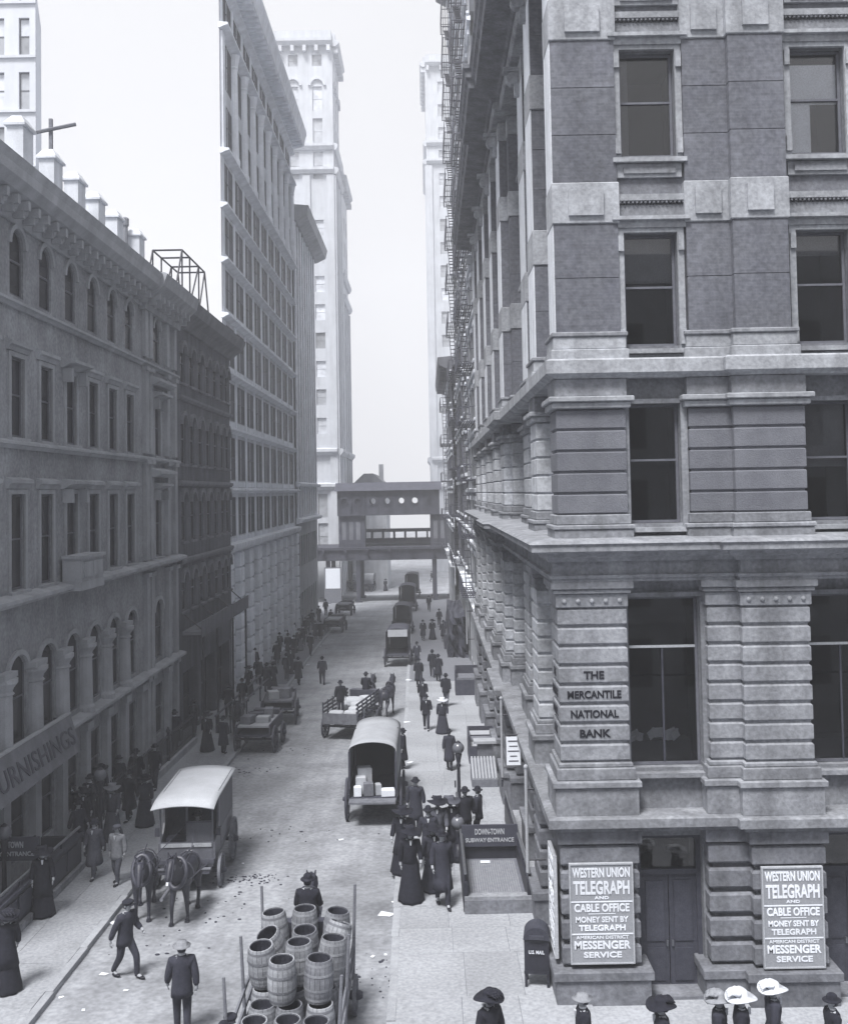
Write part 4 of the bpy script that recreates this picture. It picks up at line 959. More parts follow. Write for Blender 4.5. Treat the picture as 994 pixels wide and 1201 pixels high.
kk = empty('subway_entrance', ((kx0+kx1)/2, ky0, gz(ky0)+KH), 0, 'subway stair enclosure with glass vault lights, its sign beside the bank wall', 'subway entrance', 'subway entrances')
kk.rotation_euler.x = sl; W2, LL = (kx1-kx0)/2, ky1-ky0
MB().box(-W2-.1, W2+.1, -.1, .06, 0, .34).build('end_wall', STONED, kk, loc=(0, 0, 0))
for s in (-1, 1):
    MB().box(s*W2-.12 if s < 0 else s*W2, s*W2 if s < 0 else s*W2+.12, .061, LL+4.2, 0, .75).build('side_wall', IRON, kk, loc=(0, 0, 0))
    MB().tube((s*(W2+.06), .1, .98), (s*(W2+.06), LL+4.2, .98), .045, n=8).build('handrail', mat('worn_brass', .22, .2, 5, 0, .4, metal=.6), kk, loc=(0, 0, 0))
    for q in range(7): MB().tube((s*(W2+.06), .2+q*1.6, .74), (s*(W2+.06), .2+q*1.6, .98), .03, n=6).build('rail_post', IRON, kk, loc=(0, 0, 0))
MB().box(-W2, W2, .061, LL-.4, .16, .24).build('vault_light_frame', VAULT, kk, loc=(0, 0, 0))
ln = MB()
nx, ny_ = 22, 44
for i in range(nx):
    for j in range(ny_):
        x, y = -W2+.08+(2*W2-.16)*(i+.5)/nx, .16+(LL-.7)*(j+.5)/ny_
        ln.add([(x-.026, y-.03, .24), (x+.026, y-.03, .24), (x+.026, y+.03, .24), (x-.026, y+.03, .24), (x, y, .262)], [(0, 1, 4), (1, 2, 4), (2, 3, 4), (3, 0, 4)])
ln.build('glass_lenses', mat('lens_glass', .20, .3, 6, 0, .3, spec=.6), kk, loc=(0, 0, 0), kind='stuff')
MB().box(-W2-.1, W2+.1, .0, .3, .34, .40).build('end_coping', STONE, kk, loc=(0, 0, 0))
MB().box(-W2, W2, LL-.4, LL-.3, .0, 1.05).build('sign_screen', IRON, kk, loc=(0, 0, 0))
kiosk_sign(kk, 2*W2+.1, (0, LL-.5, .62), 'DOWN-TOWN', 'SUBWAY·ENTRANCE')
for k in range(9): MB().box(-W2, W2, LL+.1+.33*k, LL+.42+.33*k, -.02, .03).build('stair_tread', STONED, kk, loc=(0, 0, 0))
MB().box(-.3, -.02, LL*.78, LL*.78+.2, .265, .275).build('paper_notice', PAPER, kk, loc=(0, 0, 0))
gp = ground(547, 1010); lamp((kx0-.14, 31.3, gz(31.3)+KH), 'globe lamp on the post beside the subway sign near the bank', 1.0, .2)
gp = ground(541, 972); lamp((.95, 36.4, gz(36.4)+KH), 'tall globe lamp at the stair mouth behind the subway sign', 2.1, .21)
# the subway rail on the other pavement
def left_kiosk():
    y0, y1 = 25.2, 31.4; x1 = -10.62
    k = empty('subway_entrance', (x1, y0, gz(y0)+KH), 0, 'subway stair enclosure with a dark panelled wall beneath the outfitter sign', 'subway entrance', 'subway entrances')
    k.rotation_euler.x = sl; L = y1-y0
    MB().box(-.14, 0, 0, L, .0, .95).build('side_wall', IRON, k, loc=(0, 0, 0)); MB().box(-.2, .06, -.05, L+.05, .951, 1.03).build('coping', WOODD, k, loc=(0, 0, 0))
    MB().box(.0, .12, -.05, L+.05, 0, .18).build('kerb_step', STONE, k, loc=(0, 0, 0))
    for q in range(5): MB().box(.001, .04, .2+q*1.18, 1.2+q*1.18, .3, .85).build('wall_panel', SIGND, k, loc=(0, 0, 0))
    MB().box(-1.75, -1.6, 0, L, 0, .95).build('side_wall', IRON, k, loc=(0, 0, 0)); MB().box(-1.6, -.141, L-.15, L, 0, .95).build('end_wall', IRON, k, loc=(0, 0, 0))
    MB().box(-1.6, -.141, .0, L-.16, .1, .16).build('vault_light_frame', VAULT, k, loc=(0, 0, 0))
    MB().tube((-.07, 0, 1.2), (-.07, L, 1.2), .04, n=8).build('handrail', mat('worn_brass', .2), k, loc=(0, 0, 0))
    for q in range(5): MB().tube((-.07, .1+q*L*.245, 1.0), (-.07, .1+q*L*.245, 1.2), .025, n=6).build('rail_post', IRON, k, loc=(0, 0, 0))
    kiosk_sign(k, 1.75, (-.95, 2.95, 1.25), 'DOWN-TOWN', 'SUBWAY ENTRANCE')
    for x in (-1.7, -.2): MB().tube((x, 3.0, .9), (x, 3.0, 1.9), .04, n=6).build('sign_post', IRON, k, loc=(0, 0, 0))
    lamp((-11.55, 28.0, gz(28)+KH), 'globe lamp above the subway sign beneath the outfitter board', 1.9, .2)
    lamp((-10.55, 33.0, gz(33.0)+KH), 'globe lamp at the far end of the panelled subway wall', 2.2, .2)
left_kiosk()
# area railing in front of the palazzo
ar = empty('area_railing', (-11.2, 40, gz(40)+KH), 0, 'iron area railing on a stone kerb along the palazzo front', 'railing')
MB().add([(x, y, gz(y)+z) for y in (34.2, 49) for x in (-11.35, -11.05) for z in (.1, .42)], [(0, 1, 3, 2), (4, 6, 7, 5), (0, 4, 5, 1), (2, 3, 7, 6), (1, 5, 7, 3), (0, 2, 6, 4)]).build('plinth', PALT, ar)
for z in (.62, 1.42): MB().tube((-11.2, 34.3, gz(34.3)+z), (-11.2, 48.9, gz(48.9)+z), .035, n=6).build('rail', IRON, ar)
bm_ = MB().tube((0, 0, 0), (0, 0, 1.15), .018, n=5).mesh('baluster')
for k in range(74): y = 34.4 + .197*k; put('baluster', bm_, ar, Vector((-11.2, y, gz(y)+.4)) - worldloc(ar), 0, None, IRON)
for y in (34.3, 39.2, 44.1, 48.9): MB().lathe([(.08, 0), (.06, 1.3), (.1, 1.36), (.03, 1.55)], (-11.2, y, gz(y)+.3), 8).build('newel', IRON, ar)
# timber rails by the warehouse pavement
for x, lab in ((-10.6, 'low timber rail along the warehouse pavement'), (-9.9, 'second low timber rail nearer the kerb by the warehouse')):
    r_ = empty('timber_rail', (x, 58, gz(58)+KH), 0, lab, 'rail')
    MB().tube((x, 51, gz(51)+1.0), (x, 65, gz(65)+1.0), .06, n=6).build('bar', WOODD, r_)
    for y in (51.2, 55.7, 60.2, 64.8): MB().tube((x, y, gz(y)+.1), (x, y, gz(y)+1.0), .05, n=6).build('post', WOODD, r_)
# mailbox
p = ground(632, 1158)
mb_ = empty('mailbox', (2.26, 23.1, gz(23.1)+KH), R(-8), 'dark round-topped iron mailbox standing by the corner pier', 'mailbox')
prof = [(-.27, .30)] + [(-.27*math.cos(math.pi*i/12)*1.0, 1.02+.27*math.sin(math.pi*i/12)) for i in range(13)] + [(.27, .30)]
MB().extrude(prof, 'y', -.22, .22).build('body', IRON, mb_, loc=(0, 0, 0))
MB().extrude([(1.07*x, .25+(z-.3)*1.03 if False else z+.012) for x, z in prof[1:-1]] , 'y', -.25, .25).build('lid', WOODD, mb_, loc=(0, 0, 0))
for x in (-.24, .24):
    for y in (-.18, .18): MB().box(x-.03, x+.03, y-.03, y+.03, 0, .30).build('leg', IRON, mb_, loc=(0, 0, 0))
MB().box(-.28, .28, -.235, -.221, .30, .36).build('base_rim', IRON, mb_, loc=(0, 0, 0)); MB().box(-.16, .16, -.29, -.251, 1.06, 1.14).build('letter_flap', LEATH, mb_, loc=(0, 0, 0))
lettering('U.S. MAIL', .34, .075, mb_, Vector((0, -.252, .78)), 0, WHITE, .02)
# hatch boxes, stand and bins along the bank wall
def stand(u, v, wd, dp, h, label, pale):
    g = ground(u, v); s = empty('pavement_stand', (g.x, g.y, g.z+KH), 0, label, 'stand', 'stands along the bank wall')
    MB().box(-wd/2, wd/2, 0, dp, 0, h*.6).build('box', WOODD, s, loc=(0, 0, 0))
    MB().box(-wd/2, -wd/2+.06, 0, dp, h*.601, h).build('side_board', WOODD, s, loc=(0, 0, 0)); MB().box(wd/2-.06, wd/2, 0, dp, h*.601, h).build('side_board', WOODD, s, loc=(0, 0, 0))
    MB().box(-wd/2+.061, wd/2-.061, dp-.06, dp, h*.601, h).build('back_board', WOODD, s, loc=(0, 0, 0))
    if pale:
        for q in range(3): MB().add([(-wd/2+.07, .1+q*dp*.28, h*(.62+.1*q)), (wd/2-.07, .1+q*dp*.28, h*(.62+.1*q)), (wd/2-.07, .1+q*dp*.28+dp*.24, h*(.68+.1*q)), (-wd/2+.07, .1+q*dp*.28+dp*.24, h*(.68+.1*q)),
              (-wd/2+.07, .1+q*dp*.28, h*(.61+.1*q)), (wd/2-.07, .1+q*dp*.28, h*(.61+.1*q)), (wd/2-.07, .1+q*dp*.28+dp*.24, h*(.67+.1*q)), (-wd/2+.07, .1+q*dp*.28+dp*.24, h*(.67+.1*q))], [(0, 1, 2, 3), (7, 6, 5, 4), (0, 4, 5, 1), (1, 5, 6, 2), (2, 6, 7, 3), (3, 7, 4, 0)]).build('sloping_tray', CANVAS if q != 1 else WOODM, s, loc=(0, 0, 0))
    else: MB().box(-wd/2+.061, wd/2-.061, .05, dp-.061, h*.601, h*.68).build('lid', WOODM, s, loc=(0, 0, 0))
stand(566, 899, 1.15, 1.9, 1.15, 'newspaper stand with pale sloping trays against the bank wall', True)
stand(548, 818, 1.4, 1.6, 1.5, 'plain dark timber stand further along the bank wall', False)
stand(534, 763, 1.8, 2.6, 1.9, 'large dark timber stand near the fire-escape building', False)
g = ground(576, 934); hb = empty('cellar_hatch', (2.05, 39.9, gz(39.9)+KH), 0, 'ribbed sloping cellar hatch against the bank wall behind the lamp', 'hatch')
MB().extrude([(-.0, 0), (1.5, 0), (1.5, .75), (0, .3)], 'x', -.5, .5).build('box', WOODM, hb, loc=(0, 0, 0))
for k in range(8): MB().extrude([(0, .301), (1.5, .751), (1.5, .81), (0, .36)], 'x', -.47+.125*k, -.41+.125*k).build('slat', CANVAS, hb, loc=(0, 0, 0))
MB().box(-.2, .4, 1.6, 1.9, 0, 1.3).build('vent_pipe', WOODM, hb, loc=(0, 0, 0)); MB().box(-.35, .55, 1.45, 2.05, 1.301, 1.4).build('vent_cap', CANVAS, hb, loc=(0, 0, 0))
# pale poles and a hanging notice on the bank's street side
for u, v0, v1, lab in ((589, 830, 925, 'tall pale pole standing against the bank wall by the cellar hatch'), (616, 880, 955, 'pale pole standing against the bank wall near the subway sign'), (551, 735, 790, 'slim pale pole on the bank wall by the dark stand')):
    y = F*2.3/(u-507); c = empty('pale_pole', (2.3, y, 1.7), 0, lab, 'pole', 'poles along the bank wall')
    MB().tube((0, 0, 0), (0, 0, 2.5), .045, .04, 8).build('shaft', CANVAS, c, loc=(0, 0, 0)); MB().ball((0, 0, 2.54), .06).build('knob', CANVAS, c, loc=(0, 0, 0))
    for z in (.3, 2.0): MB().tube((0, 0, z), (.45, 0, z), .025, n=6).build('bracket', IRON, c, loc=(0, 0, 0))
ht = empty('hanging_notice', (2.35, 29.6, 3.15), 0, 'white lettered notice board hanging off the bank street wall', 'sign')
MB().box(-.2, .2, 0, .05, 0, .8).build('board', PAPER, ht, loc=(0, 0, 0))
for k, (w_, h_) in enumerate(((.3, .1), (.24, .08), (.32, .09), (.2, .08), (.28, .09))): MB().box(-w_/2, w_/2, -.006, -.001, .66-.14*k, .66-.14*k+h_*.4).build('printed_line', SASH, ht, loc=(0, 0, 0))
MB().tube((-.2, .02, .86), (.75, .02, .86), .025, n=6).build('arm', IRON, ht, loc=(0, 0, 0)); MB().tube((-.1, .02, .8), (-.1, .02, .86), .01, n=5).build('hook', IRON, ht, loc=(0, 0, 0))
# litter in the street
rl = random.Random(11)
for k, (u, v, s) in enumerate(((453, 1073, .42), (462, 1058, .14), (133, 1083, .22), (122, 1143, .2), (148, 1162, .12), (400, 985, .2), (375, 758, .35), (361, 780, .3), (481, 898, .3), (452, 1120, .1), (468, 1012, .1), (285, 1013, .1), (72, 1170, .12), (98, 1185, .1), (437, 1122, .12), (477, 850, .35), (479, 800, .4))):
    g = ground(u, v); me = MB().add([(-.5, -.35, .0), (.5, -.3, .03), (.45, .35, .0), (-.4, .3, .05), (0, 0, .08), (-.5, -.35, -.008), (.5, -.3, .02), (.45, .35, -.008), (-.4, .3, .04)], [(0, 1, 4), (1, 2, 4), (2, 3, 4), (3, 0, 4), (8, 7, 6, 5), (0, 5, 6, 1), (1, 6, 7, 2), (2, 7, 8, 3), (3, 8, 5, 0)]).mesh('paper_scrap')
    o = put('paper_scrap', me, None, (g.x, g.y, g.z+.012 + (KH if g.x > kr(g.y)+.1 or g.x < kl(g.y)-.1 else 0)), rl.uniform(0, 6), (s, s, s), PAPER, label='scrap of white paper lying on the ground', cat='litter', group='paper scraps in the street')
dm = MB()
for (u, v, n, sp) in ((288, 1033, 46, .5), (300, 1028, 30, .35), (262, 1055, 14, .8), (258, 1075, 10, .5), (200, 1110, 12, 1.0), (340, 980, 16, 1.2), (420, 1150, 14, .5), (445, 1130, 16, .5), (330, 880, 22, 1.4), (300, 905, 18, .9), (395, 745, 20, 2.5), (380, 760, 20, 2.), (455, 1165, 14, .6)):
    g = ground(u, v)
    for _ in range(n):
        x, y = g.x + rl.gauss(0, sp), g.y + rl.gauss(0, sp*.45); r_ = rl.uniform(.012, .042)
        dm.ball((x, y, gz(y)+r_*.3), r_, 6, 4, rl.uniform(.7, 1.8), rl.uniform(.6, 1.3), .6)
dm.build('dung_litter', DUNG, None, label='scattered dung and street dirt on the roadway', cat='dirt', kind='stuff')
# ================================================================== bodies grown from posed skeletons
def skinned(chains, sub=1, name='body'):
    "chains: lists of (point, radius or (rx, ry)); chains that start at an existing point join there"
    idx, vs, es, rs = {}, [], [], []
    for ch in chains:
        prev = None
        for p, r in ch:
            k = tuple(round(c, 4) for c in p)
            if k not in idx: idx[k] = len(vs); vs.append(p); rs.append(r if isinstance(r, tuple) else (r, r))
            if prev is not None and prev != idx[k]: es.append((prev, idx[k]))
            prev = idx[k]
    me = bpy.data.meshes.new(name); me.from_pydata(vs, es, []); o = bpy.data.objects.new(name, me); col.objects.link(o)
    sk = o.modifiers.new('skin', 'SKIN'); sk.use_smooth_shade = True
    if not me.skin_vertices:
        bm = bmesh.new(); bm.from_mesh(me); bm.verts.layers.skin.verify(); bm.to_mesh(me); bm.free()
    for i, d in enumerate(me.skin_vertices[0].data): d.radius = rs[i]; d.use_root = (i == 0)
    ss = o.modifiers.new('sub', 'SUBSURF'); ss.levels = ss.render_levels = sub
    dg = bpy.context.evaluated_depsgraph_get(); dg.update()
    out = bpy.data.meshes.new_from_object(o.evaluated_get(dg)); bpy.data.objects.remove(o); out.name = name
    for p in out.polygons: p.use_smooth = True
    return out
def join_mesh(me, mb):
    "append the shapes of an MB to a mesh"
    bm = bmesh.new(); bm.from_mesh(me); t = mb.mesh('t', True); bm.from_mesh(t); bm.to_mesh(me); bm.free()
    for p in me.polygons: p.use_smooth = True
    return me
def loft(rings, n=18, ripple=0.0, k=9, ph=0.0):
    "rings: (z, rx, ry, cx, cy)"
    mb = MB(); vs = []
    for j, (z, rx, ry, cx, cy) in enumerate(rings):
        for i in range(n):
            t = 2*math.pi*i/n; q = 1 + ripple*(1-j/len(rings))*math.sin(k*t+ph); vs.append((cx+rx*q*math.cos(t), cy+ry*q*math.sin(t), z))
    m_ = len(rings)
    mb.add(vs, [(j*n+i, j*n+(i+1) % n, (j+1)*n+(i+1) % n, (j+1)*n+i) for j in range(m_-1) for i in range(n)] + [tuple(range(n-1, -1, -1)), tuple(range((m_-1)*n, m_*n))])
    return mb
HATS = {
    'bowler': lambda: MB().lathe([(.17, .0), (.178, .012), (.17, .02), (.108, .012), (.106, .06), (.095, .1), (.06, .128), (.01, .135)], n=16, sx=.86),
    'top_hat': lambda: MB().lathe([(.165, .0), (.17, .012), (.104, .012), (.098, .08), (.105, .19), (.01, .195)], n=16, sx=.88),
    'boater': lambda: MB().lathe([(.185, .0), (.19, .012), (.108, .013), (.106, .085), (.01, .09)], n=16, sx=.9),
    'cap': lambda: MB().lathe([(.10, -.01), (.125, .03), (.128, .055), (.09, .085), (.01, .09)], n=14, sy=1.05).box(-.07, .07, .08, .175, -.005, .008),
    'wide_hat': lambda: MB().lathe([(.27, .015), (.285, .0), (.28, .015), (.12, .03), (.125, .1), (.09, .14), (.01, .15)], n=18).ball((.06, -.04, .10), .07, 8, 6, 1.6, .8, .6).ball((-.05, -.09, .10), .055, 8, 6, 1.3, 1, .7),
}
HATDOT = {'bowler': 1.655, 'top_hat': 1.655, 'boater': 1.655, 'cap': 1.665, 'wide_hat': 1.655}
def person_meshes(kind, stride=.0, armL=(.05, -.05), armR=(.05, -.05), coat='sack', lean=.0, seat=False, hat='bowler', holdL=None):
    """kind 'man' or 'woman'; stride in metres (front foot to rear foot / 2); arm = (out, forward) swing at hand; forward is +y"""
    L_ = lean
    def sp(z): return L_ * (z - .9)
    torso = [((0, 0, .94), (.15, .11)), ((0, sp(1.1), 1.1), (.135, .10)), ((0, sp(1.28)+.01, 1.28), (.165, .12)), ((0, sp(1.42), 1.42), (.12, .09)), ((0, sp(1.5)+.005, 1.5), .055), ((0, sp(1.56)+.02, 1.56), (.062, .07)), ((0, sp(1.64)+.02, 1.64), (.075, .09)), ((0, sp(1.71)+.005, 1.71), (.06, .075))]
    def leg(s, st):
        if seat: return [((0, 0, .94), .12), ((s*.1, .05, .90), .095), ((s*.12, .42, .92), .07), ((s*.12, .46, .66), .058), ((s*.12, .44, .48), .042), ((s*.12, .56, .45), .04)]
        if st >= 0: kn = (s*.09, st*.75+.06, .5); an = (s*.085, st, .09); to = (s*.09, st+.17, .045)
        else: kn = (s*.09, st*.45+.08, .49); an = (s*.085, st, .14); to = (s*.09, st+.13, .045)
        return [((0, 0, .94), .12), ((s*.09, .0, .86), .095), (kn, .062), (an, .042), (to, .036)]
    def arm(s, a):
        out, fw = a; sh = (s*.185, sp(1.41), 1.41); elb = (s*(.225+out*.5), sp(1.2)+fw*.35-.03, 1.14); wr = (s*(.22+out), sp(1.1)+fw, .91 + max(0, fw)*.55); hd = (s*(.215+out), sp(1.1)+fw*1.12+.03, .83 + max(0, fw)*.7)
        return [((0, sp(1.42), 1.42), (.12, .09)), (sh, .062), (elb, .047), (wr, .033), (hd, .04)], wr, hd
    aL, wL, hL = arm(-1, armL); aR, wR, hR = arm(1, armR)
    body = skinned([torso, leg(-1, stride), leg(1, -stride), aL, aR], 1, 'body')
    ex = MB()
    hz, hy = 1.63, sp(1.63)
    ex.add([(-.014, hy+.10, hz-.035), (.014, hy+.10, hz-.035), (0, hy+.135, hz-.03), (0, hy+.108, hz+.025)], [(0, 1, 2), (0, 2, 3), (1, 3, 2), (0, 3, 1)])
    for s in (-1, 1): ex.ball((s*.082, hy+.01, hz-.005), .026, 6, 4, .5, 1, 1.3)
    for s, (hx, hy_, hz_) in ((-1, hL), (1, hR)):           # four fingers curled a little and a thumb off the side of the palm
        for q in range(4):
            y0 = hy_ - .028 + .019*q; ln_ = (.06, .075, .08, .066)[q]
            ex.tube((hx, y0, hz_-.015), (hx-s*.006, y0+.004, hz_-.02-ln_*.6), .0095, .009, 6); ex.tube((hx-s*.006, y0+.004, hz_-.02-ln_*.6), (hx-s*.026, y0+.006, hz_-.02-ln_), .009, .007, 6)
        ex.tube((hx-s*.008, hy_+.03, hz_+.01), (hx-s*.03, hy_+.055, hz_-.035), .011, .008, 6)
    join_mesh(body, ex)
    parts = {'body': (body, SKIN)}
    for s in (-1, 1): parts['eye#%d' % s] = (MB().ball((s*.03, hy+.098, hz+.008), .010, 6, 4).mesh('eye', True), HAIR)
    parts['hair'] = (loft([(hz-.06, .075, .07, 0, hy-.03), (hz, .088, .085, 0, hy-.022), (hz+.06, .083, .095, 0, hy-.005), (hz+.09, .05, .06, 0, hy)], 12).mesh('hair', True) if kind == 'man' else
                     loft([(hz-.08, .07, .06, 0, hy-.06), (hz-.03, .10, .095, 0, hy-.05), (hz+.05, .105, .115, 0, hy-.012), (hz+.09, .06, .07, 0, hy)], 12).mesh('hair', True), HAIR)
    # clothing: sleeves and jacket follow the same skeleton, a little larger
    tx = lambda ch: [((ch[-1][0][0], ch[-1][0][1]+.012, ch[-1][0][2]-.05), .052)] if not seat else []
    def g(ch, d, stop=None): return [(p, (r[0]+d, r[1]+d) if isinstance(r, tuple) else r+d) for p, r in (ch[:stop] if stop else ch)]
    jacket = skinned([g(torso[:4], .04) + [((0, sp(1.47), 1.475), (.075, .07))], g(aL[:-1], .03), g(aR[:-1], .03)], 1, 'jacket')
    if kind == 'man':
        tr = skinned([[((0, 0, .97), (.17, .13))] + g(leg(-1, stride)[:1], .02) + g(leg(-1, stride)[1:-1], .022) + tx(leg(-1, stride)[:-1]), g(leg(-1, stride)[:1], .02) + g(leg(1, -stride)[1:-1], .022) + tx(leg(1, -stride)[:-1])], 1, 'trousers')
        parts['trousers'] = (tr, CL['dark'])
        for s, st in ((-1, stride), (1, -stride)):
            p = leg(s, st)[-1][0]; a = leg(s, st)[-2][0]
            parts['shoe#%d' % s] = (MB().ball((p[0], (p[1]+a[1])/2+.03, min(p[2], .05) if not seat else p[2]), .05, 8, 6, .95, 2.7, .85).mesh('shoe', True), BLACKP)
        if coat == 'over':
            join_mesh(jacket, loft([(.42, .25, .20+abs(stride)*.55, 0, 0), (.60, .235, .19+abs(stride)*.35, 0, 0), (.85, .21, .16, 0, 0), (1.0, .19, .15, 0, sp(1.0)), (1.2, .19, .145, 0, sp(1.2)), (1.36, .20, .14, 0, sp(1.36)), (1.42, .19, .13, 0, sp(1.42)), (1.475, .105, .09, 0, sp(1.47)), (1.50, .078, .075, 0, sp(1.49))], 18, .05, 5))
        else:
            join_mesh(jacket, loft([(.74, .205, .17, 0, 0), (.86, .20, .155, 0, 0), (1.02, .182, .14, 0, sp(1.02)), (1.2, .188, .142, 0, sp(1.2)), (1.36, .195, .136, 0, sp(1.36)), (1.42, .19, .13, 0, sp(1.42)), (1.475, .105, .09, 0, sp(1.47)), (1.50, .078, .075, 0, sp(1.49))], 18))
        parts['coat'] = (jacket, CL['black'])
        parts['shirt_front'] = (MB().extrude([(-.032, 1.46), (.032, 1.46), (.0, 1.33)], 'y', sp(1.35)+.125, sp(1.35)+.158).mesh('shirt_front'), CL['white'])
        parts['collar'] = (MB().lathe([(.068, 1.48), (.068, 1.53), (.05, 1.532)], (0, sp(1.48)+.004, 0), 12).mesh('collar', True), CL['white'])
    else:
        sy = abs(stride)*.5
        parts['skirt'] = (loft([(.03, .33, .33+sy, 0, -.02), (.10, .325, .32+sy, 0, -.02), (.35, .28, .27+sy*.6, 0, -.01), (.65, .23, .21+sy*.2, 0, 0), (.88, .20, .165, 0, 0), (1.06, .145, .115, 0, sp(1.06))], 28, .06, 9).mesh('skirt', True), CL['black'])
        if coat == 'over': join_mesh(jacket, loft([(.55, .27, .25, 0, 0), (.8, .225, .19, 0, 0), (1.02, .185, .145, 0, sp(1.02)), (1.3, .19, .145, 0, sp(1.3)), (1.42, .185, .128, 0, sp(1.42)), (1.475, .095, .085, 0, sp(1.47)), (1.50, .075, .072, 0, sp(1.49))], 18, .03, 6))
        else: join_mesh(jacket, loft([(.92, .20, .165, 0, 0), (1.06, .155, .12, 0, sp(1.06)), (1.28, .185, .15, 0, sp(1.28)), (1.42, .185, .128, 0, sp(1.42)), (1.475, .095, .085, 0, sp(1.47)), (1.50, .075, .072, 0, sp(1.49))], 18))
        parts['jacket'] = (jacket, CL['black'])
        parts['blouse_collar'] = (MB().extrude([(-.03, 1.48), (.03, 1.48), (.012, 1.37), (-.012, 1.37)], 'y', sp(1.35)+.12, sp(1.35)+.166).mesh('blouse_collar'), CL['white'])
    if hat:
        hm = HATS[hat](); z = HATDOT[hat]
        if hat == 'wide_hat':
            for q in range(4): hm.tube((.08-.05*q, -.04, .09), (.12-.06*q, -.17, .13-.012*q), .045, .03, 7); hm.tube((.12-.06*q, -.17, .13-.012*q), (.14-.06*q, -.25, .07), .03, .012, 7)
        hm.v = [(x, y+sp(1.7)+.005, zz_+z + (.035*math.sin(2*math.atan2(y, x)+.6)*min(1, math.hypot(x, y)/.26) if hat == 'wide_hat' else 0)) for x, y, zz_ in hm.v]
        parts['hat'] = (hm.mesh('hat', True), CL['black'])
    if holdL == 'parcel':
        parts['parcel_held'] = None
    for k, v in list(parts.items()):
        if v is None: del parts[k]; continue
        if not v[0].materials: v[0].materials.append(v[1])
    return parts
PM = {
    'man_walk': person_meshes('man', .24, (.03, .16), (.03, -.14)),
    'man_walk_over': person_meshes('man', .22, (.03, -.10), (.04, .12), 'over'),
    'man_stand': person_meshes('man', .03, (.05, .02), (.05, .04)),
    'man_stand_over': person_meshes('man', .04, (.05, .03), (.06, .0), 'over'),
    'man_lean': person_meshes('man', .28, (.02, .25), (.08, -.16), lean=.12, hat='cap'),
    'man_boater': person_meshes('man', .15, (.04, .1), (.04, -.08), hat='boater'),
    'man_top': person_meshes('man', .04, (.05, .2), (.05, .2), 'over', hat='top_hat'),
    'man_cap': person_meshes('man', .18, (.05, .1), (.05, -.05), hat='cap'),
    'man_sit': person_meshes('man', .0, (.03, .30), (.03, .30), lean=.08, seat=True),
    'woman_walk': person_meshes('woman', .12, (.03, .15), (.03, -.06), hat='wide_hat'),
    'woman_stand': person_meshes('woman', .02, (.05, .12), (.04, .12), 'over', hat='wide_hat'),
    'boy': person_meshes('man', .14, (.05, .05), (.05, -.05), hat='cap'),
}
rpp = random.Random(21)
def person(proto, loc, rz, label, group, hgt=1.0, coat=None, hat=None, legs=None, shirt=True):
    hgt *= rpp.uniform(.95, 1.04); e = empty('person', loc, rz, label, 'person', group); e.scale = (hgt*rpp.uniform(.96, 1.06), hgt, hgt)
    shirt = shirt and rpp.random() < .6
    if coat is None: coat = rpp.choice(('black', 'black', 'dark', 'black', 'dark'))
    if legs is None and rpp.random() < .35: legs = rpp.choice(('black', 'mid', 'dark'))
    for nm, (me, m_) in PM[proto].items():
        if nm in ('shirt_front', 'collar') and not shirt: continue
        mm = m_
        if nm in ('coat', 'jacket') and coat: mm = CL[coat]
        if nm == 'hat' and hat: mm = CL[hat]
        if nm in ('trousers', 'skirt'): mm = CL[legs or ('dark' if nm == 'trousers' else (coat or 'black'))]
        put(nm.split('#')[0], me, e, (0, 0, 0), 0, None, mm)
    return e
TOWARDS, AWAY = math.pi, 0.0
def walker(proto, u, v, rz, label, group, **kw):
    g = ground(u, v, 0)
    if g.x > kr(g.y)+.05 or g.x < kl(g.y)-.05: g = ground(u, v, KH)
    return person(proto, g, rz, label, group, **kw)

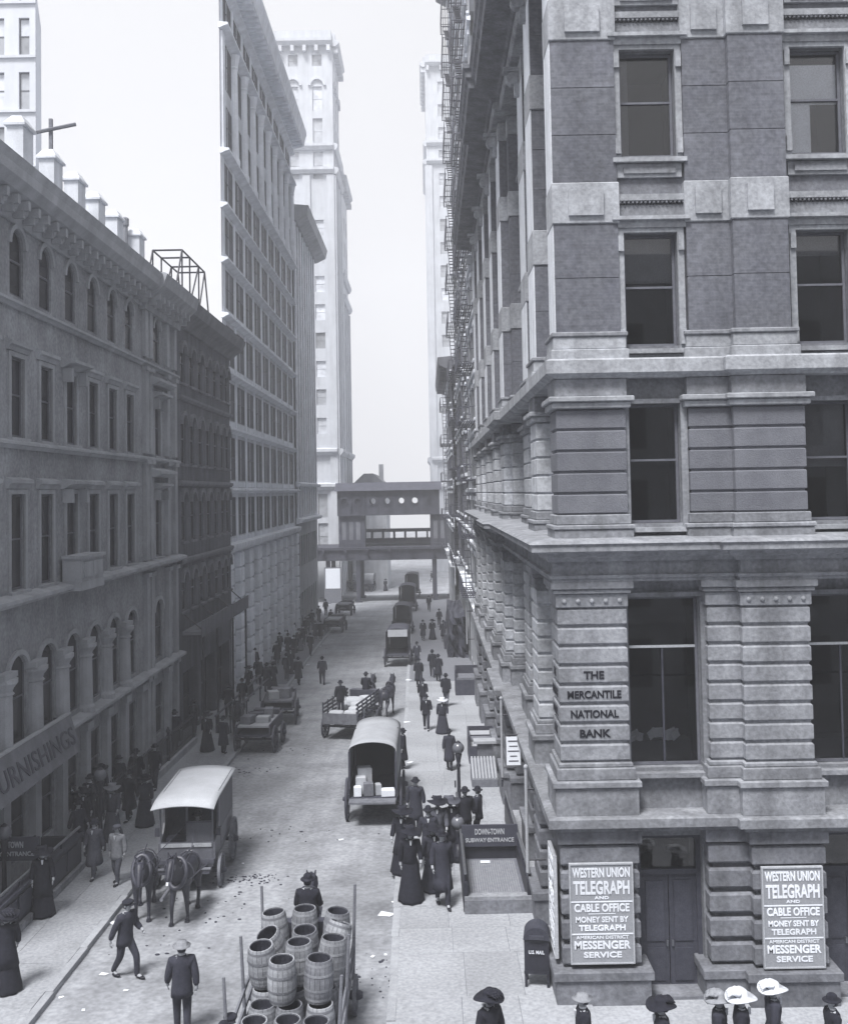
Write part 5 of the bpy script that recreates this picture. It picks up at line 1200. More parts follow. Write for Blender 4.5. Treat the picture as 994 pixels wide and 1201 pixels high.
# ================================================================== horses
def horse_meshes(step=.12, headdown=.0):
    t = [((0, 0, 1.2), (.29, .33)), ((0, .45, 1.22), (.27, .33)), ((0, .72, 1.38), (.22, .27)), ((0, .96, 1.62-headdown*.3), (.15, .2)), ((0, 1.13, 1.82-headdown*.7), (.115, .14)), ((0, 1.26, 1.86-headdown*.8), (.115, .115)), ((0, 1.42, 1.66-headdown), (.075, .095)), ((0, 1.54, 1.48-headdown), (.06, .07))]
    back = [((0, 0, 1.2), (.29, .33)), ((0, -.4, 1.24), (.3, .33)), ((0, -.68, 1.26), (.26, .28)), ((0, -.86, 1.24), (.12, .16))]
    ch = [t, back]
    for s in (-1, 1):
        f = s*step
        ch.append([((0, .45, 1.22), (.27, .33)), ((s*.17, .52, 1.0), .13), ((s*.17, .5, .82), .095), ((s*.17, .55+f*.8, .48), .06), ((s*.17, .52+f, .16), .042), ((s*.17, .57+f, .05), .062)])
        ch.append([((0, -.68, 1.26), (.26, .28)), ((s*.18, -.6, 1.02), .17), ((s*.19, -.5-f*.3, .82), .12), ((s*.18, -.78-f*.7, .52), .062), ((s*.18, -.72-f, .16), .045), ((s*.18, -.66-f, .05), .065)])
        ch.append([((0, 1.13, 1.82-headdown*.7), (.115, .14)), ((s*.085, 1.12, 1.97-headdown*.7), .036), ((s*.11, 1.13, 2.10-headdown*.7), .014)])
    body = skinned(ch, 1, 'body')
    mane = MB(); 
    pts = [(0, .66, 1.70), (0, .85, 1.84-headdown*.25), (0, 1.02, 1.95-headdown*.55), (0, 1.16, 2.0-headdown*.7)]
    for a, b in zip(pts, pts[1:]):
        mane.tube(a, b, .045, .045, 8)
        for q in range(5):
            t_ = q/5; x_, y_, z_ = .03, a[1]+(b[1]-a[1])*t_, a[2]+(b[2]-a[2])*t_
            mane.tube((x_, y_, z_), (x_+.10, y_+.03, z_-.10), .03, .025, 6); mane.tube((x_+.10, y_+.03, z_-.10), (x_+.13, y_+.04, z_-.26), .025, .006, 6)
    tail = skinned([[((0, -.93, 1.3), .05), ((0, -1.06, 1.18), .06), ((0, -1.1, .85), .075), ((0, -1.06, .5), .03)]], 1, 'tail')
    hoofs = {}
    for s in (-1, 1):
        f = s*step
        for y in (.57+f, -.66-f): hoofs['hoof#%d%d' % (s, y > 0)] = (MB().lathe([(.075, 0), (.062, .09)], (s*(.17 if y > 0 else .18), y, 0), 10).mesh('hoof'), IRON)
    parts = {'body': (body, HORSE), 'mane': (mane.mesh('mane', True), HAIR), 'tail': (tail, HAIR), **hoofs}
    cl = MB()
    cv = []
    for i in range(24):
        a = 2*math.pi*i/24
        for j_ in range(8):
            b_ = 2*math.pi*j_/8; q = .06*math.cos(b_); cv.append(((.22+q)*math.cos(a), .70-.17*math.sin(a)+.06*math.sin(b_), 1.38+(.33+q)*math.sin(a)))
    cl.add(cv, [(i*8+j_, i*8+(j_+1) % 8, ((i+1) % 24)*8+(j_+1) % 8, ((i+1) % 24)*8+j_) for i in range(24) for j_ in range(8)])
    parts['collar'] = (cl.mesh('collar', True), LEATH)
    hn = MB()
    for y, r, c in ((.28, .345, 1.2), (-.42, .345, 1.23)):
        for i in range(14):
            a0, a1 = 2*math.pi*i/14, 2*math.pi*(i+1)/14; P = lambda a: (.315*math.cos(a), y, c+r*math.sin(a)); hn.tube(P(a0), P(a1), .02, .02, 5)
    for s in (-1, 1): hn.tube((s*.3, .62, 1.2), (s*.33, -1.2, 1.0), .022, .022, 5); hn.tube((s*.09, 1.27, 1.95-headdown*.8), (s*.08, 1.5, 1.52-headdown), .012, .012, 5)
    hn.tube((0, .7, 1.66), (0, -.8, 1.56), .022, .022, 5)
    parts['harness'] = (hn.mesh('harness'), LEATH)
    for s in (-1, 1): parts['blinker#%d' % s] = (MB().box(s*.125-.008, s*.125+.008, 1.26, 1.38, 1.72-headdown*.85, 1.84-headdown*.85).mesh('blinker'), LEATH)
    for k, v in parts.items(): v[0].materials.append(v[1])
    return parts
HM = {'step': horse_meshes(.14, .05), 'down': horse_meshes(-.08, .28), 'stand': horse_meshes(.04, .0)}
def horse(proto, loc, rz, label, group=None, coat=None, blaze=False):
    e = empty('horse', loc, rz, label, 'horse', group)
    for nm, (me, m_) in HM[proto].items(): put(nm.split('#')[0], me, e, (0, 0, 0), 0, None, CL[coat] if coat and nm == 'body' else m_)
    if blaze: MB().add([(-.03, 1.345, 1.84), (.03, 1.345, 1.84), (.028, 1.60, 1.44), (-.028, 1.60, 1.44), (-.03, 1.30, 1.82), (.03, 1.30, 1.82), (.028, 1.55, 1.42), (-.028, 1.55, 1.42)], [(0, 1, 2, 3), (7, 6, 5, 4), (0, 4, 5, 1), (1, 5, 6, 2), (2, 6, 7, 3), (3, 7, 4, 0)]).build('blaze', CL['white'], e, loc=(0, 0, -.05))
    return e

# ================================================================== wagons
_wh = {}
def wheel(parent, x, y, rad, nsp=14, mt=None, pale=False):
    if rad not in _wh:
        ty = MB().lathe([(rad-.09, -.035), (rad, -.04), (rad, .04), (rad-.09, .035), (rad-.09, -.035)], n=32, axis='x', caps=False).mesh('wheel')
        hb_ = MB().lathe([(.06, -.16), (.09, -.1), (.11, 0), (.09, .1), (.06, .16)], n=10, axis='x').mesh('hub')
        sp_ = MB().tube((0, 0, .08), (0, 0, rad-.07), .028, .02, 6).mesh('spoke')
        _wh[rad] = (ty, hb_, sp_)
    ty, hb_, sp_ = _wh[rad]
    wv = put('wheel', ty, parent, (x, y, rad), 0, None, mt or WOODM); put('hub', hb_, wv, (0, 0, 0), 0, None, WOODD)
    for k in range(nsp):
        o = put('spoke', sp_, wv, (0, 0, 0), 0, None, mt or WOODM); o.rotation_euler = (2*math.pi*k/nsp, 0, 0)
    return wv
def wagon_base(name, loc, rz, label, wd, ln_, bed, rf, rr, side_h, mt, group=None, pole_=True, slats=False, hub=1.0):
    "forward is +y; bed floor height `bed`; returns the empty"
    e = empty(name, loc, rz, label, 'wagon', group); e.rotation_euler.x = 0
    h2 = wd/2
    MB().box(-h2, h2, -ln_/2, ln_/2, bed-.1, bed).build('bed', mt, e, loc=(0, 0, 0))
    if side_h:
        if slats:
            for s in (-1, 1):
                for q in range(6):
                    y = -ln_/2+.08+(ln_-.16)*q/5; MB().box(s*h2-.03, s*h2+.03, y-.03, y+.03, bed+.001, bed+side_h).build('stake', mt, e, loc=(0, 0, 0))
                for q in range(4): MB().box(s*(h2-.055)-.02, s*(h2-.055)+.02, -ln_/2, ln_/2, bed+side_h*(.2+.22*q), bed+side_h*(.2+.22*q)+.09).build('slat', mt, e, loc=(0, 0, 0))
        else:
            for s in (-1, 1): MB().box(s*h2-.03, s*h2+.03, -ln_/2, ln_/2, bed+.001, bed+side_h).build('side_board', mt, e, loc=(0, 0, 0))
            MB().box(-h2+.031, h2-.031, ln_/2-.06, ln_/2, bed+.001, bed+side_h).build('head_board', mt, e, loc=(0, 0, 0))
    for y, r_ in ((ln_*.34, rf), (-ln_*.3, rr)):
        MB().box(-h2-.08, h2+.08, y-.05, y+.05, r_-.05, r_+.05).build('axle', IRON, e, loc=(0, 0, 0))
        for s in (-1, 1): wheel(e, s*(h2+.12), y, r_, 14 if r_ > .5 else 12, mt); 
        for s in (-1, 1): MB().box(s*.4-.04, s*.4+.04, y-.4, y+.4, r_+.051, max(r_+.1, bed-.101)).build('spring', IRON, e, loc=(0, 0, 0))
    return e
def pole_and_bar(e, y0, z0, ln_, mt):
    MB().tube((0, y0, z0), (0, y0+ln_, z0+.25), .06, .045, 8).build('draught_pole', mt, e, loc=(0, 0, 0)); MB().tube((-.75, y0+.25, z0+.02), (.75, y0+.25, z0+.02), .045, n=8).build('splinter_bar', mt, e, loc=(0, 0, 0))
def shafts(e, y0, z0, ln_, mt, half=.42):
    for s in (-1, 1): MB().tube((s*half, y0-.2, z0), (s*half*.95, y0+ln_, z0+.3), .045, .03, 8).build('shaft', mt, e, loc=(0, 0, 0))
    MB().tube((-half, y0, z0+.01), (half, y0, z0+.01), .04, n=8).build('cross_bar', mt, e, loc=(0, 0, 0))
def hood(e, wd, y0, y1, z0, z1, mt, nb=5, rise=.28, name='canvas_cover', crown=.0):
    "arched canvas over bows"
    n = 12; ring = []
    def arc(d): return [(-(wd/2+d), z0)] + [(-(wd/2+d)*math.cos(math.pi*i/n) if True else 0, z1-rise+ (rise+d)*math.sin(math.pi*i/n)) for i in range(n+1)] + [((wd/2+d), z0)]
    a, b = arc(.03), arc(0.0); mb = MB(); m_ = len(a); ys = [y0 + (y1-y0)*k/6 for k in range(7)]
    vs = [(x, y, z - .03*math.sin(math.pi*((k*1.0) % 2)/2)) for k, y in enumerate(ys) for x, z in a] + [(x, y, z) for y in ys for x, z in b]
    off = 7*m_; fs = []
    for k in range(6):
        for i in range(m_-1): fs += [(k*m_+i, k*m_+i+1, (k+1)*m_+i+1, (k+1)*m_+i), (off+k*m_+i, off+(k+1)*m_+i, off+(k+1)*m_+i+1, off+k*m_+i+1)]
    for k in (0, 6):
        for i in range(m_-1): fs.append((k*m_+i, off+k*m_+i, off+k*m_+i+1, k*m_+i+1))
    for k in range(6):
        for i in (0, m_-1): fs.append((k*m_+i, (k+1)*m_+i, off+(k+1)*m_+i, off+k*m_+i))
    mb.add(vs, fs); o = mb.build(name, mt, e, True, loc=(0, 0, 0))
    return o
def at_ground(u, v): return ground(u, v)

# --- white-topped delivery van with its pair, coming towards the viewer
VX, VY = -7.08, 31.2
van = empty('delivery_van', (VX, VY, gz(VY)+.0), math.pi + R(1.5), 'horse-drawn delivery van with a curved white roof and open driver cab', 'van')
van.rotation_euler.x = 0
VB = mat('van_paint', .075, .18, 2, .08, .55, spec=.4); VBL = mat('van_panel', .12, .15, 2, .05, .5, spec=.4)
MB().box(-.78, .78, -1.6, 1.55, .78, .9).build('floor', VB, van, loc=(0, 0, 0))
for s in (-1, 1):
    MB().box(s*.78-.03, s*.78+.03, -1.6, .62, .9, 2.62).build('side_panel', VB, van, loc=(0, 0, 0))
    MB().extrude([(.62, .9), (1.5, .9), (1.5, 1.35), (1.05, 1.5), (.85, 1.75), (.8, 2.62), (.62, 2.62)], 'x', s*.78-.028, s*.78+.028).build('cab_side', VBL, van, loc=(0, 0, 0))
    MB().box(s*.81-.012 if s > 0 else s*.81-.012, s*.81+.012, -1.5, .5, 1.05, 1.5).build('side_moulding', VBL, van, loc=(0, 0, 0))
    MB().tube((s*.74, 1.46, 1.3), (s*.74, 1.5, 2.56), .03, n=6).build('cab_post', VBL, van, loc=(0, 0, 0))
    MB().box(s*.88-.06, s*.88+.06, 1.2, 1.32, 1.5, 1.72).build('lamp', LEATH, van, loc=(0, 0, 0))
MB().box(-.749, .749, -1.6, -1.54, .9, 2.62).build('tail_door', VB, van, loc=(0, 0, 0))
MB().box(-.749, -.25, .45, .5, .9, 2.42).box(.25, .749, .45, .5, .9, 2.42).box(-.249, .249, .45, .5, .9, 1.55).build('partition', WOODD, van, loc=(0, 0, 0))
MB().box(-.75, .75, 1.45, 1.52, .7, 1.38).build('dashboard', VBL, van, loc=(0, 0, 0)); MB().box(-.72, .72, 1.521, 1.55, 1.26, 1.36).build('dash_rail', SASHL, van, loc=(0, 0, 0))
MB().box(-.7, .7, .6, 1.0, 1.2, 1.32).build('seat', LEATH, van, loc=(0, 0, 0)); MB().box(-.72, .72, 1.3, 1.9, .62, .68).build('footboard', VB, van, loc=(0, 0, 0))
MB().box(-.73, .02, 1.40, 1.44, 1.38, 1.9).build('front_panel', VBL, van, loc=(0, 0, 0)); MB().box(-.73, .02, 1.401, 1.43, 1.901, 1.96).build('front_rail', VB, van, loc=(0, 0, 0)); MB().box(-.03, .03, 1.38, 1.44, 1.961, 2.6).build('front_post', VBL, van, loc=(0, 0, 0)); MB().box(-.74, .74, 1.36, 1.45, 2.42, 2.56).build('front_header', VB, van, loc=(0, 0, 0))
MB().box(.05, .70, 1.452, 1.47, 2.43, 2.55).build('name_board', PAPER, van, loc=(0, 0, 0))
rf = MB(); n = 10; k_ = 8; vs = []
for lay in (0, 1):
    for j in range(k_+1):
        y = -1.8 + 3.85*j/k_
        for i in range(n+1):
            x = -.89 + 1.78*i/n; z = 2.60 + .10*math.cos(x*1.3)**1.2 - (.04 if lay else 0) - max(0, y-1.2)**2*.16 - (.05*abs(x)**3)
            vs.append((x, y, z))
o1 = (n+1)*(k_+1); fs = []
for j in range(k_):
    for i in range(n): a = j*(n+1)+i; fs += [(a, a+1, a+n+2, a+n+1), (o1+a, o1+a+n+1, o1+a+n+2, o1+a+1)]
for j in range(k_):
    for i in (0, n): a = j*(n+1)+i; fs.append((a, a+n+1, o1+a+n+1, o1+a))
for j in (0, k_):
    for i in range(n): a = j*(n+1)+i; fs.append((a, a+1, o1+a+1, o1+a))
rf.add(vs, fs).build('roof', CANVASW, van, True, loc=(0, 0, 0))
for y, r_ in ((1.15, .47), (-1.02, .64)):
    MB().box(-.86, .86, y-.05, y+.05, r_-.05, r_+.05).build('axle', IRON, van, loc=(0, 0, 0))
    for s in (-1, 1): wheel(van, s*.92, y, r_, 14, SASHL if False else WOODM); MB().box(s*.55-.04, s*.55+.04, y-.45, y+.45, r_+.051, .779).build('spring', IRON, van, loc=(0, 0, 0))
pole_and_bar(van, 1.6, .72, 3.0, WOODM)
for s in (-1, 1): MB().tube((s*.15, 1.0, 1.7), (s*.45, 3.1, 1.62), .012, n=5).tube((s*.45, 3.1, 1.62), (s*.5, 4.6, 1.75), .012, n=5).build('rein', LEATH, van, loc=(0, 0, 0))
horse('step', (VX+.46, VY-3.45, gz(VY-3.45)), math.pi+R(-3), 'dark horse with a white blaze, pulling the white-roofed van on the roadway side', blaze=True)
horse('down', (VX-.70, VY-3.2, gz(VY-3.2)), math.pi+R(10), 'dark horse of the van pair beside the kerb, head lowered')
person('man_sit', (VX+.25, VY-.92, gz(VY)+.40), math.pi, 'driver in dark coat seated inside the white-roofed van', 'people on the wagons')
# --- barrel wagon, seen from behind
BW = Vector((-2.74, 20.55, 0)); BED = .56
bwg = wagon_base('barrel_wagon', BW, 0, 'low stake wagon piled with empty barrels, its horse ahead of it', 1.85, 4.5, BED, .40, .44, .3, WOODM)
for s in (-1, 1):
    for y in (-1.9, -.2, 2.1): MB().tube((s*.96, y, BED-.1), (s*(1.06 if y < 1 else 1.02), y+.1, 2.35+.1*(y > 1)), .04, .03, 8).build('stake', WOODM, bwg, loc=(0, 0, 0))
    for z in (.95, 1.3): MB().box(s*.99-.02, s*.99+.02, -2.2, 2.2, z, z+.08).build('side_rail', WOODM, bwg, loc=(0, 0, 0))
shafts(bwg, 2.25, .8, 2.2, WOODM)
def barrel_parts(r=.285, h=.78):
    n = 18; out = MB()
    prof = [(r*.84, 0), (r*.95, h*.2), (r, h*.5), (r*.95, h*.8), (r*.84, h), (r*.76, h), (r*.80, h*.86), (r*.78, h*.55), (.02, h*.55)]
    sv = []
    for k in range(n):                                       # staves, one mesh each, shared by all the barrels
        a0, a1 = 2*math.pi*(k+.04)/n, 2*math.pi*(k+.96)/n; mb = MB(); vs = []
        pr_ = [(r*.84, 0), (r*.95, h*.2), (r, h*.5), (r*.95, h*.8), (r*.84, h), (r*.765, h), (r*.87, h*.8), (r*.92, h*.5), (r*.87, h*.2), (r*.765, 0)]
        for a in (a0, a1): vs += [(q*math.cos(a), q*math.sin(a), z) for q, z in pr_]
        m_ = len(pr_); mb.add(vs, [(i, (i+1) % m_, m_+(i+1) % m_, m_+i) for i in range(m_)] + [tuple(range(m_)), tuple(range(2*m_-1, m_-1, -1))]); sv.append(mb.mesh('stave'))
    hp = [MB().lathe([(q*1.005, z), (q*1.02, z+.0), (q2*1.02, z+.045), (q2*1.005, z+.045), (q*1.005, z)], n=24, caps=False).mesh('hoop') for q, q2, z in ((r*.875, r*.9, h*.06), (r*.97, r*.985, h*.30), (r*.985, r*.97, h*.65), (r*.9, r*.875, h*.88))]
    hd = MB().lathe([(r*.80, .06), (r*.90, h*.25), (r*.905, h*.5), (r*.86, h*.78), (r*.77, h*.97), (r*.745, h*.97), (r*.84, h*.78), (r*.88, h*.5), (r*.86, h*.25), (r*.7, .1)], n=18).mesh('shade_lining')  # dark lining paints the shade inside the open barrel
    return sv, hp, hd
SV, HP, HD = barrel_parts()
BARM = [WOODL, mat('old_barrel_wood', .18, .3, 4, .25, .8, streak=.3), mat('grey_barrel_wood', .23, .25, 4, .25, .8, streak=.3)]
def barrel(loc, tilt, label, mi=0):
    e = empty('barrel', loc, random.uniform(0, 6), label, 'barrel', 'barrels on the wagon'); e.rotation_euler = (tilt[0], tilt[1], 0)
    for s_ in SV: put('stave', s_, e, (0, 0, 0), 0, None, BARM[mi])
    for h_ in HP: put('hoop', h_, e, (0, 0, 0), 0, None, BARM[(mi+1) % 3])
    put('shade_lining', HD, e, (0, 0, 0), 0, None, WOODD)
for k in range(15):
    x, y = (-.57, 0, .57)[k % 3] + random.uniform(-.03, .03), -1.35 + .62*(k//3) + random.uniform(-.04, .04)
    barrel(BW + Vector((x, y, BED+.01)), (0, 0), 'empty barrel standing on the wagon bed, lower layer of the barrel pile', (0, 2, 1, 2, 1, 0)[k % 6])
for n_, (x, y, a, b, mi) in enumerate(((-.18, -.62, .03, 0, 0), (.5, -.6, 0, .04, 1), (-.64, .08, .12, -.06, 0), (.05, .12, 0, 0, 2), (.66, .25, -.05, .08, 2), (.10, .75, .1, 0, 1), (.58, .95, -.28, .3, 0), (-.42, .9, .28, -.35, 0), (-.03, 1.75, 0, 0, 2), (.62, 1.6, 0, .1, 1), (-.6, 1.6, 0, -.1, 0))):
    barrel(BW + Vector((x, y, BED+.80)), (a, b), 'open barrel leaning on top of the barrel pile' if abs(a)+abs(b) > .12 else 'open barrel standing upright on top of the barrel pile', mi)
MB().box(-.6, .6, 2.05, 2.3, BED+.001, 1.72).build('driver_seat', WOODD, bwg, loc=(0, 0, 0))
person('man_sit', (BW.x-.02, BW.y+2.2, .83), 0, 'driver seated high at the front of the barrel wagon, back turned', 'people on the wagons', shirt=False, coat='black')
horse('down', (BW.x-.24, BW.y+3.7, gz(24.2)), 0, 'dark horse hidden behind its driver in the shafts of the barrel wagon')
# --- canvas-topped truck by the kerb
TK = Vector((-2.02, 37.7, gz(37.7)))
tk = wagon_base('canvas_truck', TK, R(-.5), 'canvas-covered goods wagon parked at the kerb with parcels in its open back', 1.66, 4.0, .98, .5, .72, .3, WOODD)
hood(tk, 1.62, -2.0, 2.0, 1.0, 2.86, CANVAS)
for y in (-1.98, 0, 1.98):
    for s in (-1, 1): MB().box(s*.80-.03, s*.80+.03, y-.03, y+.03, 1.28, 2.55).build('bow', WOODD, tk, loc=(0, 0, 0))
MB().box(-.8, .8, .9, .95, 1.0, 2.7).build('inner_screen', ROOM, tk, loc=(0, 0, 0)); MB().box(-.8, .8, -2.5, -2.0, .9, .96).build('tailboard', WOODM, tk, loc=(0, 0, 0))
hood(tk, 1.3, 2.1, 3.1, 1.9, 2.6, CANVAS, name='seat_hood', rise=.2); MB().box(-.6, .6, 2.05, 2.6, .9, 1.45).build('driver_seat', LEATH, tk, loc=(0, 0, 0))
shafts(tk, 2.1, .8, 2.2, WOODD)
rp = random.Random(5)
for k, (x, y, a, b, c, m_, lab) in enumerate(((-.45, -1.55, .36, .3, .62, CANVASW, 'pale sack standing in the open back of the canvas truck'), (-.55, -1.85, .26, .22, .36, PAPER, 'small white parcel at the lip of the canvas truck'), (-.18, -1.75, .34, .3, .46, WOODM, 'square wooden box in the back of the canvas truck'), (.16, -1.7, .2, .26, .4, CANVAS, 'narrow grey parcel in the back of the canvas truck'), (.5, -1.85, .46, .3, .26, PAPER, 'flat white carton at the tail of the canvas truck'), (-.35, -1.2, .5, .4, .85, CANVASW, 'tall pale bundle behind the boxes in the canvas truck'))):
    o = MB().prism(rect(-a/2, a/2, -b/2, b/2), 0, c, .03).build('parcel', m_, None, loc=TK + Vector((x, y, .985)), label=lab, cat='parcel', group='goods in the canvas truck'); o.rotation_euler = (0, 0, rp.uniform(-.2, .2))
horse('stand', TK + Vector((0, 4.6, -.13)), 0, 'dark horse in the shafts of the canvas truck')
# --- open stake wagon in the middle of the road
SW = ground(404, 868) + Vector((.25, 1.7, 0)); SW.z = gz(SW.y)
sw = wagon_base('stake_wagon', SW, R(-13), 'open stake wagon loaded with white sacks, a man standing in it', 1.75, 3.9, 1.0, .48, .58, .85, WOODD, slats=True)
MB().box(-.85, .85, -1.98, -1.92, .85, 1.35).build('tail_board', WOODM, sw, loc=(0, 0, 0)); MB().box(-.7, .7, 1.9, 2.35, 1.1, 1.75).build('driver_seat', LEATH, sw, loc=(0, 0, 0)); pole_and_bar(sw, 2.0, .7, 2.4, WOODD)
Rz = Matrix.Rotation(R(-13), 3, 'Z')
def on(base, rz, x, y, z): return base + Matrix.Rotation(rz, 3, 'Z') @ Vector((x, y, z))
def sack(loc, rz, sx, sy, sz, label, m_=None):
    me = bpy.data.meshes.new('sack'); b = bmesh.new(); bmesh.ops.create_cube(b, size=1); bmesh.ops.subdivide_edges(b, edges=b.edges[:], cuts=3, use_grid_fill=True)
    rr_ = random.Random(int(abs(loc[0])*100))
    for v in b.verts:
        d = v.co.normalized()*.62; v.co = v.co.lerp(d, .55); v.co += Vector((rr_.uniform(-.02, .02), rr_.uniform(-.02, .02), rr_.uniform(-.02, .02))); v.co.z += .5
    for f in b.faces: f.smooth = True
    b.to_mesh(me); b.free(); me.materials.append(m_ or CANVASW)
    return put('sack', me, None, loc, rz, (sx, sy, sz), label=label, cat='sack', group='sacks on the stake wagon')
for x, y, sx, sy, sz in ((-.4, -1.3, .7, .5, .35), (.4, -1.4, .7, .5, .4), (.45, -.7, .75, .6, .45), (.35, .0, .8, .7, .55), (-.1, .6, 1.0, .8, .62), (.4, 1.2, .8, .7, .6), (-.45, .1, .6, .6, .4)):
    sack(on(SW, R(-13), x, y, 1.0), R(-13), sx, sy, sz, 'bulging white sack in the open stake wagon')
person('man_stand', on(SW, R(-13), -.35, -.75, 1.005), R(-160), 'man in dark clothes standing among the sacks in the stake wagon', 'people on the wagons', shirt=False)
person('man_sit', on(SW, R(-13), .1, 2.1, .88), R(-13), 'driver hunched on the front seat of the stake wagon, back turned', 'people on the wagons', shirt=False)
horse('stand', on(SW, R(-13), .55, 4.6, -.12), R(-13), 'dark horse of the stake wagon team beside the canvas truck', 'stake wagon team'); horse('step', on(SW, R(-13), -.55, 4.6, -.12), R(-13), 'dark horse of the stake wagon team on the open roadway side', 'stake wagon team')
# --- carts drawn up by the left kerb
def crates(base, rz, where, spots):
    for x, y, a, b, c, m_ in spots:
        o = MB().prism(rect(-a/2, a/2, -b/2, b/2), 0, c, .015).build('crate', m_, None, loc=on(base, rz, x, y, 1.345), label='packing crate lying on the cover of the ' + where, cat='crate', group='crates on the kerbside carts'); o.rotation_euler = (0, 0, rz + rp.uniform(-.3, .3))
def cart(loc, rz, label, load=True, mt=WOODD):
    c = wagon_base('kerbside_cart', loc, rz, label, 1.5, 3.0, .95, .5, .62, .45, mt)
    MB().box(-.6, .6, 1.3, 1.75, 1.0, 1.5).build('driver_seat', LEATH, c, loc=(0, 0, 0)); MB().box(-.72, .72, -1.45, .9, 1.25, 1.34).build('load_cover', CANVAS if load else WOODM, c, loc=(0, 0, 0)); shafts(c, 1.6, .8, 2.0, mt); return c
g = ground(298, 884); cart(g + Vector((.1, 1.2, -.03)), R(-3), 'dark open cart with a grey cover by the kerb behind the white-roofed van')
crates(g + Vector((.1, 1.2, -.03)), R(-3), 'covered cart behind the van', ((-.35, -.9, .5, .6, .35, WOODM), (.3, -.7, .6, .5, .28, CANVAS), (-.2, .0, .7, .5, .3, WOODD), (.35, .3, .4, .5, .45, WOODM)))
g = ground(322, 852); cart(g + Vector((.1, 1.4, -.03)), R(4), 'dark open cart with bare boards next up the kerb from the covered cart', False)
crates(g + Vector((.1, 1.4, -.03)), R(4), 'bare-boarded cart up the kerb', ((-.3, -.8, .55, .6, .4, CANVAS), (.35, -.6, .5, .5, .5, WOODM), (.0, .2, .8, .6, .35, WOODM)))
for u, v, lab in ((286, 868, 'dark horse with a pale collar standing by the kerbside carts'),): 
    g = ground(u, v); horse('stand', (g.x-.4, g.y+.6, gz(g.y+.6)), R(190), lab)
g = ground(392, 742); cart(g + Vector((0, 1, -.03)), R(-6), 'small far cart by the kerb under the viaduct end of the street', True)
g = ground(404, 722); cart(g + Vector((0, 1, -.03)), R(-6), 'smaller far cart just short of the viaduct', False)
# --- line of covered wagons by the right kerb
def covered(loc, rz, label, top, h=2.8, wd=1.6, ln_=3.2):
    c = wagon_base('covered_wagon', loc, rz, label, wd, ln_, .95, .48, .66, .3, WOODD); hood(c, wd-.04, -ln_/2, ln_/2, .97, h, top)
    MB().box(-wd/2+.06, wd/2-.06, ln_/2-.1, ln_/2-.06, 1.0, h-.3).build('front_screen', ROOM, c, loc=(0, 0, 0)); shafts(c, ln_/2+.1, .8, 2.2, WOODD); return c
DKC = mat('black_oilcloth', .05, .3, 3, .1, .6)
g = ground(465, 783); covered(g + Vector((.1, 1.7, -.04)), R(-2), 'dark covered wagon with a pale canvas back flap past the stake wagon', DKC)
MB().box(-.7, .7, -.02, .02, 0, .5).build('canvas_flap', CANVASW, None, loc=g + Vector((.1, .02, 2.2)), label='pale canvas flap hung across the back of the dark covered wagon', cat='canvas')
g2 = ground(468, 748); covered(g2 + Vector((.25, 3.6, -.1)), R(-2), 'second dark covered wagon in the line along the bank kerb', DKC)
g3 = ground(474, 722); covered(g3 + Vector((.3, 5.5, -.15)), R(-2), 'tall black covered wagon at the head of the kerb line', DKC, 3.2, 1.8, 3.8)
g4 = ground(478, 702); covered(g4 + Vector((.6, 3, -.1)), R(-2), 'black covered van under the edge of the viaduct', DKC, 3.4, 1.8, 4)
g5 = ground(427, 694); covered(g5 + Vector((0, 1, -.1)), R(80), 'pale-topped wagon crossing under the viaduct', CANVAS)
horse('step', (g5.x-2.9, g5.y+1.4, gz(g5.y)), R(80), 'small far horse drawing the pale-topped wagon under the viaduct')
# tarpaulin-covered heap by the far right wall
th = empty('tarpaulin_heap', (2.2, 84, gz(84)+KH), 0, 'tall heap of goods under dark tarpaulin beside the far building wall', 'goods heap')
b = bmesh.new(); bmesh.ops.create_cube(b, size=1); bmesh.ops.subdivide_edges(b, edges=b.edges[:], cuts=5, use_grid_fill=True)
for v in b.verts: v.co += Vector((random.uniform(-.05, .05), random.uniform(-.05, .05), random.uniform(-.04, .04))); v.co.z += .5; v.co.x *= 1-.25*v.co.z
me = bpy.data.meshes.new('tarpaulin'); b.to_mesh(me); b.free(); me.materials.append(DKC); put('tarpaulin', me, th, (0, 0, 0), 0, (1.6, 12, 3.2))

# ================================================================== people
LP, RP, ST, MG = 'people on the left pavement', 'people on the bank pavement', 'people in the roadway', 'group by the subway lamp'
W = walker
W('woman_stand', 50, 1074, R(200), 'woman in black with a white blouse front, walking by the panelled subway wall', LP)
W('man_walk_over', 111, 1029, R(170), 'man in a long grey overcoat walking beside the subway wall', LP, coat='mid', hat='dark')
W('boy', 138, 1036, R(165), 'bareheaded-looking lad in a pale grey suit and soft cap near the van horses', LP, coat='light', legs='mid', hat='mid', hgt=1.0)
W('woman_walk', 132, 985, R(175), 'woman in grey with a very wide pale hat by the white-roofed van', LP, coat='mid', hat='light')
W('man_walk_over', 152, 962, R(160), 'man in black overcoat between the van and the area railing', LP)
W('woman_walk', 170, 968, R(10), 'woman in black skirt beside the curtain of the white-roofed van', LP)
W('woman_stand', 8, 1162, R(30), 'woman in a long dark cloak holding a white paper at the pavement edge', LP, hgt=1.04)
W('man_top', 40, 994, R(150), 'man in a top hat behind the panelled subway wall', LP)
